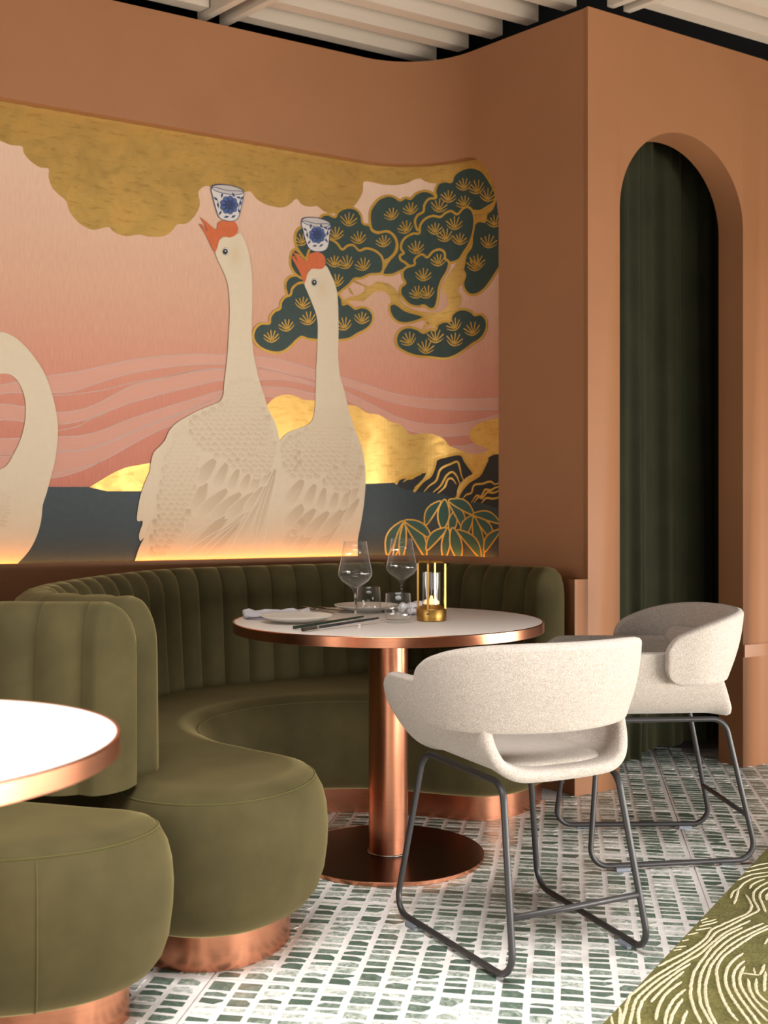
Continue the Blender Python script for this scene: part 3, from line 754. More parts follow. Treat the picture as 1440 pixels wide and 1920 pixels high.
def plate(label, x, y):
    prof = [(0, .0), (.062, 0), (.065, .002), (.09, .008), (.110, .0175), (.113, .0205), (.1125, .022), (.109, .0205), (.088, .0115), (.062, .006), (0, .0055)]
    o = G().lathe(prof, 64).build('plate', m_china, None, True); o.location = (x, y, TZ)
    return tag(o, label, 'plate', 'plates on the laid table')
plate('white porcelain plate at the left, beside the folded napkin and chopsticks', -.272, 3.50)
plate('white porcelain plate at the far side of the table behind the tumblers', -.06, 3.885)
def napkin(label, x, y, rz, w_, d, roll):
    g = G()
    # folded cloth: a flat stack with a rolled, rumpled edge
    for k in range(2):
        n = 18; vs = []; 
        for i in range(n + 1):
            for j in range(7):
                u = i / n - .5; v2 = j / 6 - .5
                z = .003 + k * .007 + .003 * sin(u * 17 + k * 2) * cos(v2 * 5) + .007 * max(0, .5 - abs(v2)) 
                vs.append((u * w_ * (1 - .06 * k), v2 * d * (1 - .12 * k) + .006 * sin(u * 9 + k), z))
        g.add(vs, [(i * 7 + j, (i + 1) * 7 + j, (i + 1) * 7 + j + 1, i * 7 + j + 1) for i in range(n) for j in range(6)])
        m2 = len(vs); g.add([(a, b, max(.0005, c - .0065)) for a, b, c in vs], [(i * 7 + j, i * 7 + j + 1, (i + 1) * 7 + j + 1, (i + 1) * 7 + j) for i in range(n) for j in range(6)])
    pts = [(-w_ / 2 + w_ * k / 12, d * .28 + .005 * sin(k), .013 + roll + .003 * sin(k * 1.7)) for k in range(13)]
    g.tube(pts, [.010 + roll * .5 + .002 * sin(k * 2.3) for k in range(13)], 10)
    pts = [(-w_ / 2 + w_ * k / 12, -d * .2 + .004 * cos(k), .012 + .002 * sin(k * 1.3)) for k in range(13)]
    g.tube(pts, [.009 + .002 * sin(k * 1.9) for k in range(13)], 10)
    o = g.build('napkin', m_linen, None, True); o.location = (x, y, TZ); o.rotation_euler = (0, 0, rz)
    return tag(o, label, 'napkin', 'napkins on the laid table')
napkin('white folded napkin behind the left plate', -.345, 3.63, R(14), .215, .075, .002)
napkin('white rolled napkin between the far plate and the brass lamp', .115, 3.80, R(62), .17, .06, .009)
def fork(label, x, y, rz):
    t = thing('fork', label, 'cutlery', (x, y, TZ), rz)
    G().tube([(-.10, 0, .005), (-.03, 0, .0055), (.02, 0, .0065), (.04, 0, .006)], [.0045, .0038, .0028, .003], 8).build('handle', m_steel, t, True)
    g = G().box((.052, 0, .006), (.026, .022, .0025), 0, .001)
    for k in range(4): g.tube([(.062, -.0092 + k * .0061, .006), (.085, -.0092 + k * .0061, .0045), (.108, -.0085 + k * .0057, .007)], [.0015, .0014, .0008], 6)
    g.build('tines', m_steel, t, True)
def knife(label, x, y, rz):
    t = thing('knife', label, 'cutlery', (x, y, TZ), rz)
    G().tube([(-.11, 0, .006), (-.06, 0, .0062), (0, 0, .0055)], [.0052, .0046, .0034], 8).build('handle', m_steel, t, True)
    G().prism([(0, -.005), (.085, -.0085), (.105, -.004), (.11, .004), (0, .005)], .004, .0062).build('blade', m_steel, t)
knife('dark steel knife left of the far plate, nearer the rim', -.225, 3.845, R(-58))
fork('dark steel fork between the knife and the far plate', -.175, 3.865, R(-58))
def chopstick(label, a, b, mat, tip):
    a, b = Vector(a), Vector(b); d = b - a
    t = thing('chopstick', label, 'chopstick', (a.x, a.y, 0)); L = d.length
    t.rotation_euler = (0, 0, math.atan2(d.y, d.x)); t.location.z = a.z
    dz = d.z; l = sqrt(d.x ** 2 + d.y ** 2)
    def P(k): return (l * k, 0, dz * k)
    G().tube([P(0), P(.3), P(1)], [.0062, .0058, .0036], 4).build('stick', mat, t)
    if tip: G().tube([P(-.001), P(.17)], [.0066, .0064], 4).build('grip', m_bronze2, t); G().tube([P(.17), P(.195)], [.0066, .0065], 4).build('ferrule', m_steel, t)
m_bronze2 = M('patterned_grip', rgb(74, 62, 48), .4, .4).m
a, b = on_table(551, 1181), on_table(681, 1166)
chopstick('green lacquered chopstick in front of the left plate', (a.x, a.y, TZ + .007), (b.x, b.y, TZ + .017), m_dgreen, False)
a, b = on_table(567, 1185), on_table(709, 1168.5)
chopstick('black chopstick with a bronze grip lying beside the green one', (a.x, a.y, TZ + .007), (b.x, b.y, TZ + .016), m_ebony, True)
r_ = on_table(674, 1178)
g = G().lathe([(0, 0), (.007, 0), (.0075, .002), (.004, .005), (.004, .009), (.006, .0115), (.0045, .0125), (0, .0122)], 20)
o = g.build('chopstick_rest', m_china, None, True); o.location = (r_.x, r_.y, TZ); tag(o, 'tiny white chopstick rest under the tips of the chopsticks', 'chopstick rest')
# brass table lamp
lt = thing('table_lamp', 'brass lantern lamp with a glass cylinder on the laid table', 'lamp', (.150, 3.545, TZ), R(-16))
G().lathe([(0, 0), (.044, 0), (.0465, .002), (.0465, .010), (.0475, .0105), (.0475, .036), (.046, .0385), (.038, .042), (.030, .047), (.028, .052), (0, .052)], 56).build('base', m_brass, lt, ang=35)
for k in range(2):
    an = k * pi / 2; u = Vector((cos(an), sin(an), 0))
    q = [u * -.0435 + Vector((0, 0, .037)), u * -.0435 + Vector((0, 0, .180)), u * -.037 + Vector((0, 0, .1865)), u * .037 + Vector((0, 0, .1865)), u * .0435 + Vector((0, 0, .180)), u * .0435 + Vector((0, 0, .037))]
    G().tube(q, .0042, 4).build('handle_hoop', m_brass, lt)
gl = G().lathe([(.0285, .052), (.0285, .152), (.0265, .152), (.0265, .052), (.0285, .052)], 48).build('glass_cylinder', m_thin, lt, True, ang=40)
G().lathe([(0, .052), (.025, .052), (.025, .060), (.018, .066), (.006, .068), (.004, .078), (0, .079)], 32).build('diffuser', m_candle, lt, True)
G().box((.0, -.0478, .024), (.009, .002, .004)).build('switch', m_black, lt)

# ------------------------------------------------------------------ the painted mural, laid out on the recess wall (s along the wall, z up)
def to_sz(px, py):
    s, y = plan_hit(px, MUR, ML); return Vector((s, H - (py - HY) * y / F))
KN = [s for s in ML if ML[13] <= s <= ML[-1] + 1e-6][::1]
SMAX = plan_hit(937, MUR, ML)[0] + .05
mural = thing('mural', 'large painted mural of white geese balancing blue and white cups, gold clouds and a pine', 'mural', (-.6, 4.57, 1.75))
LAY = [0]
def flat(name, verts, faces, mat, parent, layer, cols=None, clip=True):
    """a thin painted shape: 2-D faces in (s, z) bent onto the wall, a fraction of a millimetre in front of the layer below"""
    bm = bmesh.new(); lay = bm.verts.layers.float_color.new('Col') if cols else None
    bv = [bm.verts.new((p[0], p[1], 0)) for p in verts]
    if cols:
        for b, c in zip(bv, cols): b[lay] = c
    tris = []
    for f in faces:
        tris += [tuple(f[i] for i in t) for t in tessellate_polygon([[Vector((verts[i][0], verts[i][1], 0)) for i in f]])] if len(f) > 4 else [f]
    for f in tris:
        try: bm.faces.new([bv[i] for i in f])
        except ValueError: pass
    xs = [v.co.x for v in bm.verts]
    for k in KN:
        if min(xs) < k < max(xs): bmesh.ops.bisect_plane(bm, geom=bm.verts[:] + bm.edges[:] + bm.faces[:], plane_co=(k, 0, 0), plane_no=(1, 0, 0))
    if clip:
        for co, no in (((0, MZ0 - .04, 0), (0, -1, 0)), ((0, MZ1 + .03, 0), (0, 1, 0)), ((SMAX, 0, 0), (1, 0, 0))):
            bmesh.ops.bisect_plane(bm, geom=bm.verts[:] + bm.edges[:] + bm.faces[:], plane_co=co, plane_no=no, clear_outer=True)
    uv = bm.loops.layers.uv.new('UVMap')
    for f in bm.faces:
        for l in f.loops: l[uv].uv = (l.vert.co.x, l.vert.co.y)
    off = -.045 + .0002 * layer
    for v in bm.verts:
        s, z = v.co.x, v.co.y; s = min(max(s, 0), ML[-1] - 1e-5)
        i = next(i for i in range(1, len(ML)) if s <= ML[i])
        t = (s - ML[i - 1]) / (ML[i] - ML[i - 1]); p = MUR[i - 1].lerp(MUR[i], t)
        nn = MN[i - 1].lerp(MN[i], t); v.co = (p.x + nn.x * (off + .045), p.y + nn.y * (off + .045), z)
    me = bpy.data.meshes.new(name); bm.normal_update(); bm.to_mesh(me); bm.free(); me.materials.append(mat)
    return link(name, me, parent, True)
MN = normals2(MUR)
def px(s): return [tuple(map(float, k.split(','))) for k in s.split()]
def shape(name, pts, mat, parent, layer, n=4):
    P = [to_sz(*p) for p in pts]
    if n > 1: P = catmull(P, n)
    return flat(name, P, [tuple(range(len(P)))], mat, parent, layer)
def ribbon2(P, hw):
    N = normals2(P); n = len(P)
    if not isinstance(hw, list): hw = [hw] * n
    vs = [q for p, nn, h in zip(P, N, hw) for q in (p + nn * h, p - nn * h)]
    return vs, [(2 * i, 2 * i + 1, 2 * i + 3, 2 * i + 2) for i in range(n - 1)]
class Strokes:
    def __init__(s): s.v = []; s.f = []
    def add(s, vs, fs): b = len(s.v); s.v += vs; s.f += [tuple(b + i for i in f) for f in fs]
    def line(s, pts, hw, closed=False, taper=False, n=5, raw=False):
        P = [Vector(p) for p in pts] if raw else [to_sz(*p) for p in pts]
        if len(P) > 2: P = catmull(P, n, closed)
        if closed: P = P + [P[0]]
        h = hw
        if taper: m2 = len(P) - 1; h = [hw * (.35 + .65 * min(1, 4 * min(i, m2 - i) / m2)) for i in range(m2 + 1)]
        s.add(*ribbon2(P, h))
    def build(s, name, mat, parent, layer): return flat(name, s.v, s.f, mat, parent, layer)

def paint(name, col, rough=.75, wear=.06, **kw):
    m = M(name, col, rough, **kw); v = m.coord('UV')
    m.color(m.mix(wear, col, m.ramp(m.noise(40, 4, v), [(.3, tuple(c * .5 for c in col[:3]) + (1,)), (.7, tuple(min(1, c * 1.5) for c in col[:3]) + (1,))]))); return m.m
def pink():
    m = M('blush_silk_ground', rough=.7); c = m.new('ShaderNodeTexCoord'); sx = m.new('ShaderNodeSeparateXYZ'); m.link(c.outputs['UV'], sx.inputs[0])
    mr = m.new('ShaderNodeMapRange'); mr.inputs[1].default_value = 1.1; mr.inputs[2].default_value = 2.5; m.link(sx.outputs['Y'], mr.inputs[0])
    col = m.ramp(mr.outputs[0], [(0, rgb(178, 98, 78)), (.35, rgb(190, 122, 98)), (.62, rgb(194, 149, 121)), (1, rgb(203, 171, 146))])
    weave = m.noise(160, 2, m.coord('UV', (1, .12, 1)))
    m.color(m.mix(.10, col, m.ramp(weave, [(.3, rgb(126, 76, 66)), (.7, rgb(202, 168, 151))]))); return m.m
def leaf(name, a, b, metal=.75, rough=.42):
    m = M(name, a, rough, metal); v = m.coord('UV')
    n1 = m.noise(9, 8, v, .7, .6); n2 = m.noise(60, 4, m.coord('UV', (.25, 1, 1)), .7)
    c = m.ramp(n1, [(.32, a), (.56, b)]); c = m.mix(.35, c, m.ramp(n2, [(.34, tuple(x * .42 for x in a[:3]) + (1,)), (.46, b)]))
    m.color(c); m.link(m.ramp(n1, [(.35, (.5, .5, .5, 1)), (.65, (.34, .34, .34, 1))]), m.p.inputs['Roughness']); m.bump(n2, .12, .001); return m.m
g_leaf = leaf('gold_leaf', rgb(184, 140, 68), rgb(200, 160, 88))
g_line = leaf('gold_outline', rgb(173, 128, 37), rgb(188, 146, 60), .45, .45)
g_dim = leaf('aged_gold', rgb(141, 104, 52), rgb(161, 124, 67), .4, .5)
g_green = paint('deep_green_paint', rgb(32, 52, 45), .6, .25)
g_leafgreen = paint('bamboo_green_paint', rgb(32, 72, 62), .6, .2)
g_water = paint('ink_blue_paint', rgb(30, 44, 47), .6, .25)
g_black = paint('ink_black_paint', rgb(12, 10, 10), .6, .1)
g_cream = paint('goose_cream', rgb(197, 180, 154), .7, .05)
g_orange = paint('goose_orange', rgb(182, 88, 42), .6, .18)
g_blue = paint('porcelain_blue', rgb(66, 87, 134), .6, .3)
g_navy = paint('porcelain_navy', rgb(44, 55, 92), .6, .2)
g_porc = paint('porcelain_white', rgb(190, 183, 176), .6, .04)
g_mist = M('pale_mist_veil', rgb(236, 190, 168), .75, 0, Alpha=.36).m
g_mist2 = M('pale_mist_line', rgb(195, 165, 151), .75, 0, Alpha=.75).m
mc = M('feather_paint', rough=.75); at = mc.new('ShaderNodeAttribute', attribute_name='Col'); mc.color(at.outputs['Color']); g_feather = mc.m

# ground
z0, z1 = MZ0 - .04, MZ1 + .03; s0 = ML[0]
flat('ground_panel', [(s0, z0), (SMAX, z0), (SMAX, z1), (s0, z1)], [(0, 1, 2, 3)], pink(), mural, 0, clip=False)
# drifting veils of mist
veils = [('-640,735 -400,752 -120,742 0,722 97,704 150,696 240,676 300,668 360,664 430,666 470,668 530,675 600,697', '-640,752 -400,775 -120,760 0,738 97,736 130,735 190,716 230,704 300,690 360,684 425,683 480,687 540,700 600,713'),
 ('-640,770 -400,790 -120,768 0,757 104,773 150,768 180,758 210,742 250,722 300,711 360,696 420,691 480,692 540,704 600,722', '-640,800 -400,815 -120,800 0,787 108,796 160,787 190,776 240,757 300,740 360,725 415,713 480,712 540,713 600,726'),
 ('-640,820 -400,842 -120,826 0,823 108,819 150,817 185,809 230,791 300,767 360,749 415,733 485,725 540,728 600,741', '-640,848 -400,868 -120,850 0,852 105,846 160,842 200,830 260,804 300,788 350,770 415,742 485,742 540,748 600,760'),
 ('-640,852 -400,874 -120,858 0,856 105,848 160,844 200,832 260,806 300,790 350,772 415,744', '-640,885 -400,900 -120,905 0,900 93,897 150,883 200,860 250,832 300,806 345,790 415,750'),
 ('630,703 690,723 740,738 800,747 870,748 942,747', '630,716 690,738 740,755 800,765 870,769 942,767'),
 ('630,725 700,760 745,782 790,794 845,796 900,787 942,775', '630,738 700,776 730,792 770,808 830,818 880,814 942,795'),
 ('846,837 870,836 900,830 925,833', '850,845 880,850 905,848 930,838')]
vl = Strokes(); 
for i, (a, b) in enumerate(veils):
    A = catmull([to_sz(*p) for p in px(a)], 6, False); B2 = catmull([to_sz(*p) for p in px(b)], 6, False)
    A = resample(A, .02); n = len(A); Lb = arc_len(B2); B2 = resample(B2, Lb[-1] / (n - 1)); B2 = B2[:n] + [B2[-1]] * max(0, n - len(B2))
    flat('mist_veil', [q for ab in zip(A, B2) for q in ab], [(2 * k, 2 * k + 1, 2 * k + 3, 2 * k + 2) for k in range(n - 1)], g_mist, mural, 1 + .5 * (i % 2))
    vl.line(px(a), .0022); vl.line(px(b), .0022)
vl.line(px('97,742 150,738 200,730 250,717 300,709 360,697 420,692'), .002); vl.line(px('108,808 150,798 165,788 200,774'), .002); vl.line(px('97,890 150,877 190,866'), .002)
vl.build('mist_line', g_mist2, mural, 2.2)
# gold clouds
shape('gold_cloud', px('-640,60 -640,175 -560,215 -470,205 -420,240 -330,228 -290,262 -210,250 -130,270 -70,280 -30,262 0,264 20,272 42,275 44,285 55,300 75,314 91,316 91,332 100,355 125,378 129,393 140,410 155,423 175,431 205,426 212,434 235,443 260,440 280,444 310,442 325,430 332,421 350,419 367,402 375,382 372,360 385,349 420,356 454,361 469,359 479,371 493,381 510,387 527,389 541,385 556,373 565,383 581,388 594,386 608,397 625,401 648,394 665,385 680,360 682,341 698,342 716,346 740,347 761,344 777,337 788,335 799,341 814,344 850,340 942,350 942,250 700,240 400,190'), g_leaf, mural, 3, 3)
shape('gold_hill', px('495,765 503,757 513,747 532,740 556,743 567,749 590,751 640,756 649,759 668,761 688,774 711,778 731,790 750,796 762,807 768,814 789,813 812,814 832,823 843,836 859,842 878,850 902,850 921,840 942,833 942,935 800,915 700,920 560,925 480,920'), g_leaf, mural, 3, 3)
shape('gold_hill', px('162,920 185,903 210,888 235,877 260,872 285,869 300,880 300,925 230,926'), g_leaf, mural, 3.4, 3)
shape('gold_cloud', px('942,785 920,787 905,791 886,802 880,815 886,828 905,838 942,844'), g_leaf, mural, 3.2, 4)
# dark water
shape('water', px('-700,900 -150,912 0,913 165,913 200,921 300,921 560,915 690,907 742,905 760,912 800,920 850,932 942,948 942,1080 600,1090 200,1100 -150,1125 -700,1190'), g_water, mural, 4, 1)

# pine: branch, then boughs from back to front
lobes = [  # outline, layer
 '730,582 731,572 740,569 760,582 795,594 775,604 750,605.5 737,597',
 '536,545 535,530 543,519 556,516 580,515 595,540 590,565 545,562',
 '550,469 545,479 544,496 548,506 556,516 575,525 600,520 590,480 570,465',
 '566,425 557,432 553,443 554,458 560,470 580,490 640,478 649,452 648,434 637,422 622,420 600,415',
 '601,407 613,402 628,407 633,398 642,392 655,389 668,393 677,405 680,419 693,423 697,432 709,437 718,434 731,436 740,445 744,458 741,472 732,483 720,490 695,500 640,480 615,460 600,430',
 '693,413 694,396 702,382 712,372 729,367 740,370 750,376 760,371 770,373 779,364 796,358 810,362 817,370 812,430 785,480 765,503 752,508 736,515 717,514 728,490 744,470 742,447 728,434 708,436 697,430',
 '785,433 778,416 783,404 794,397 796,384 805,373 818,371 816,359 823,344 835,340 847,341 851,330 864,319 884,314 902,319 913,331 922,346 930,366 926,380 913,389 900,396 887,396 868,402 840,410 800,420',
 '934,365 924,391 913,402 911,415 900,414 891,420 886,443 884,463 875,476 871,494 869,507 873,516 869,530 871,542 880,552 894,552 909,542 921,526 936,503 945,490 945,365',
 '786,438 788,423 797,411 812,405 826,407 835,400 846,396 858,402 868,392 877,388 886,395 890,409 888,434 880,458 871,472 861,487 850,492 839,494 800,505 767,498 759,492 751,487 750,479 757,475 752,467 753,456 761,445 776,438',
 '778,496 777,488 783,481 792,477 801,483 812,472 825,468 834,474 835,485 842,491 842,498 838,510 828,527 823,543 821,563 815,578 807,580 795,573 784,575 769,572 757,561 750,549 752,538 760,531 755,521 755,509 763,501',
 '742,638 746,624 757,615 771,614 784,618 794,624 807,618 817,619 821,609 832,603 844,602 848,590 861,581 873,580 886,586 891,591 902,589 912,599 913,615 905,632 884,647 865,661 848,670 832,673 807,670 782,668 761,661 746,651',
 '577,474 590,458 608,449 619,449 631,456 641,468 651,461 662,460 673,470 686,466 702,470 715,481 719,497 715,512 707,514 693,515 677,522 664,523 655,533 644,542 630,552 600,550 575,520',
 '474,631 478,616 489,607 505,606 506,595 514,584 525,578 526,568 534,557 544,553 547,542 556,533 570,530 600,540 633,551 641,562 642,571 651,569 660,575 665,579 677,576 691,580 699,591 697,606 686,618 670,626 655,635 637,638 610,639 577,636 565,632 556,638 543,651 529,660 511,661 489,653 478,642']
pine = shape('pine_branch', px('868,470 884,452 888,420 893,395 925,378 918,410 905,440 893,470 884,505 868,530 858,545 866,556 864,570 852,590 838,604 825,612 815,615 800,606 785,598 760,594 745,586 735,570 728,552 715,546 700,549 690,558 680,565 665,564 654,566 648,572 640,572 645,562 660,556 675,552 684,542 680,536 664,530 660,523 678,532 692,537 706,528 722,530 735,536 746,548 755,568 775,580 805,586 830,583 840,572 838,556 828,540 838,520 852,500'), g_leaf, mural, 5, 2)
shape('branch_twig', px('657,551 652,541 656,539 664,554'), g_leaf, pine, 5, 1); shape('branch_twig', px('800,603 795,610 790,622 794,623 801,613 806,606'), g_leaf, pine, 5, 1)
bough = []
for i, s in enumerate(lobes):
    ly = 6 + i * .8; o = shape('pine_bough', px(s), g_green, mural, ly, 4)
    st = Strokes(); st.line(px(s), .0052, True, n=4); st.build('bough_outline', g_line, o, ly + .4); bough.append(px(s))
# needle fans belong to the bough they are painted on
fans = '736,410 771,400 763,435 823,396 841,378 871,355 872,387 897,361 915,376 816,438 837,451 853,429 862,457 781,474 823,497 720,461 916,463 929,424 895,499 653,422 673,455 630,447 568,458 626,499 651,501 682,505 631,535 566,577 538,619 509,640 579,607 646,617 677,605 568,481 794,525 784,557 803,557 769,645 798,661 817,641 855,617 852,647 888,627 892,506'
bo = [o for o in mural.children if o.name.startswith('pine_bough')]
rf = random.Random(4); by = {}
for p in px(fans):
    k = max((i for i, b in enumerate(bough) if in_poly(p, b)), default=0); st = Strokes()
    a0 = rf.uniform(-18, 18); sc = rf.uniform(.9, 1.1) * 22
    for j, (a, l) in enumerate(((-62, .92), (-34, .9), (-10, 1), (14, 1), (40, .92))):
        q = (p[0] + sin(R(a + a0)) * l * sc * .92, p[1] - cos(R(a + a0)) * l * sc - (2 if abs(a) > 50 else 0))
        st.line([(p[0] + (q[0] - p[0]) * .08, p[1] + (q[1] - p[1]) * .08), q], .0026)
    c, s2 = cos(R(a0)), sin(R(a0)); b = [(-16, -5), (-8, 0), (0, 1.5), (7, -2), (14, -9)]
    st.line([(p[0] + x * c - y * s2, p[1] + x * s2 + y * c) for x, y in b], .0026, taper=True)
    st.build('needle_fan', g_line, bo[k], 6 + k * .8 + .6)
# rocks with gold veins
rocks = [('742,908 748,898 763,894 775,892 787,886 800,884 797,892 790,902 779,912 773,919 755,916', ['756,904 764,898 772,897 780,892 790,889']),
 ('776,922 793,902 807,892 815,873 818,862 838,855 865,852 873,865 888,886 875,895 860,911 853,933 830,927 800,922', ['795,922 805,911 818,901 826,880 845,870 858,866 862,876 865,890 870,902', '812,923 826,911 838,891 848,885 856,892 863,909', '821,925 834,913 840,899 847,897 856,908']),
 ('857,934 867,917 880,903 900,890 908,875 915,860 925,853 942,855 942,950 903,943 875,939', ['867,937 874,928 884,924 889,910 905,907 920,903 929,908 940,902', '884,942 894,929 902,931 910,918 920,919 930,914 941,911', '889,942 898,932 904,934 914,923 926,924 941,917', '903,943 912,934 925,935 941,931'])]
for s, ls in rocks:
    o = shape('rock', px(s), g_black, mural, 5, 3); st = Strokes()
    for l in ls: st.line(px(l), .0045, taper=True)
    st.build('rock_vein', g_line, o, 5.4)
    st = Strokes(); st.line(px(s)[:9] if len(px(s)) > 12 else px(s)[:6], .006); st.build('rock_edge', g_line, o, 5.2)
# bamboo leaves
plants = [[('757,977', '726,1040', 20, -1), ('757,980', '738,1046', 12, 0), ('758,981', '752,1050', 13, 0), ('760,980', '798,1044', 20, 1), ('759,976', '809,1010', 17, 1)],
 [('826,940', '798,984', 17, -1), ('834,937', '830,992', 22, 0), ('852,960', '846,998', 16, 0), ('842,941', '871,994', 16, 1), ('842,938', '888,964', 19, 1)],
 [('888,964', '937,980', 17, 1), ('886,967', '870,1010', 18, -1), ('892,970', '924,1012', 17, 1), ('889,970', '906,1046', 18, 0), ('938,993', '909,1034', 16, -1)],
 [('838,990', '800,1031', 18, -1), ('840,990', '833,1048', 16, 0), ('849,990', '862,1050', 22, 0), ('858,994', '902,1046', 19, 1)]]
k = 0
for pl in plants:
    for a, b, w_, cv in pl:
        a, b = Vector(px(a)[0]), Vector(px(b)[0]); d = b - a; nn = Vector((-d.y, d.x)).normalized(); m2 = 8; pts = []
        f = lambda t: a + d * t + nn * (-cv * .10 * d.length * sin(pi * t))
        wd = lambda t: w_ * .5 * sin(pi * min(1, t * .94 + .03)) ** .75
        pts = [f(i / m2) + nn * wd(i / m2) for i in range(m2 + 1)] + [f(i / m2) - nn * wd(i / m2) for i in range(m2, -1, -1)]
        o = shape('bamboo_leaf', [tuple(p) for p in pts], g_leafgreen, mural, 7 + k * .3, 2)
        st = Strokes(); st.line([tuple(p) for p in pts], .0032, True, n=2); st.build('leaf_outline', g_line, o, 7 + k * .3 + .15); k += 1

# geese
def feathers(parent, regions, longs, streaks, layer, outline=None):
    V = []; Fc = []; K = []; body = rgb(197, 180, 154)
    light, dark = rgb(203, 187, 162), rgb(170, 148, 119)
    def add(base, tip, w_, dk=1.0, sh=.30):
        a, b = Vector(base), Vector(tip)
        if outline and not all(in_poly(b.lerp(a, t) + Vector(((b - a).y, -(b - a).x)).normalized() * w_ * u, outline) for t in (-.04, .35, .8) for u in (-.54, .54)): return
        d = b - a; nn = Vector((-d.y, d.x)).normalized(); c0 = len(V); m2 = 7
        out = []
        for i in range(m2 + 1):
            t = i / m2; h = w_ * .5 * (sh + (1 - sh) * min(1, t * 1.9) ** .7) * (1 if t < .62 else sqrt(max(0, 1 - ((t - .62) / .38) ** 2)))
            out.append((a + d * t, h, t))
        for p, h, t in out:
            for q, e in ((p + nn * h, 1), (p + nn * h * .72, .62), (p - nn * h * .72, .62), (p - nn * h, 1)):
                V.append(to_sz(*q)); m = (.15 + .75 * t ** 1.5) if e < 1 else (.45 + .55 * t)
                if e == 1 or t > .93: m = max(m, .85 if t > .3 else m)
                K.append(tuple((dark[j] * (1 - m) + light[j] * m) * dk + body[j] * (1 - dk) for j in range(3)) + (1,))
        for i in range(m2):
            for j in range(3): Fc.append((c0 + 4 * i + j, c0 + 4 * i + j + 1, c0 + 4 * i + 5 + j, c0 + 4 * i + 4 + j))
    rn = random.Random(5); groups = []
    order = list(longs)
    for a, b, w_ in order: add(px(a)[0], px(b)[0], w_)
    for poly, size, ang in regions:
        P = px(poly); ys = [p[1] for p in P]; y = max(ys); row = 0
        while y > min(ys):
            k = (y - min(ys)) / (max(ys) - min(ys)); sz = size * (.55 + .45 * k); x = min(p[0] for p in P) - sz * (row % 2) * .5
            while x < max(p[0] for p in P):
                q = (x + rn.uniform(-1, 1), y + rn.uniform(-1, 1))
                if in_poly(q, P):
                    a = R(ang + rn.uniform(-14, 14)); L2 = sz * 1.25
                    add((q[0] - sin(a) * L2 * .5, q[1] - cos(a) * L2 * .5), (q[0] + sin(a) * L2 * .6, q[1] + cos(a) * L2 * .6), sz * 1.12, min(1, .12 + 1.3 * k), .7)
                x += sz
            y -= sz * .66; row += 1
    bm_off = flat_stack('feathers', V, Fc, g_feather, parent, layer, K)
    st = Strokes()
    for l, h in streaks: st.line(px(l), h, taper=True)
    if streaks: st.build('quill_line', g_quill, parent, layer + 1.6)
g_quill = M('quill_line_paint', rgb(205, 192, 175), .7).m
def flat_stack(name, V, Fc, mat, parent, layer, K):
    """overlapping strokes: each later one lies a hair in front of the one before"""
    o = flat(name, V, Fc, mat, parent, layer, K, clip=False); me = o.data; n = len(me.vertices)
    nn = Vector((da.y, -da.x))
    for i, v in enumerate(me.vertices):
        v.co += Vector((nn.x, nn.y, 0)) * (.00028 * i / n)
        if v.co.z < MZ0 - .03: v.co.z = MZ0 - .03
    return o
def eye(parent, x, y, layer, k=1.0):
    def disc(name, r, mat, ly, dx=0, dy=0):
        shape(name, [(x + dx + r * .92 * cos(2 * pi * i / 16), y + dy + r * 1.08 * sin(2 * pi * i / 16)) for i in range(16)], mat, parent, ly, 2)
    disc('eye_ring', 7 * k, g_black, layer); disc('eye_white', 6.5 * k, g_porc, layer + .2, .3, 0); disc('pupil', 5.0 * k, g_black, layer + .4, -.8, .4); disc('glint', 1.4 * k, g_porc, layer + .6, -.6, -.6)
def cheek(parent, x, y, rx, ry, layer):
    V = [to_sz(x, y)]; K = [rgb(192, 168, 134)]; Fc = []
    for j in (1, 2):
        for i in range(24): V.append(to_sz(x + rx * j / 2 * cos(2 * pi * i / 24), y + ry * j / 2 * sin(2 * pi * i / 24))); K.append(rgb(193, 176, 150) if j == 1 else rgb(197, 180, 154))
    for i in range(24):
        a, b = 1 + i, 1 + (i + 1) % 24; Fc += [(0, a, b), (a, a + 24, b + 24, b)]
    flat('cheek', V, Fc, g_feather, parent, layer, K)
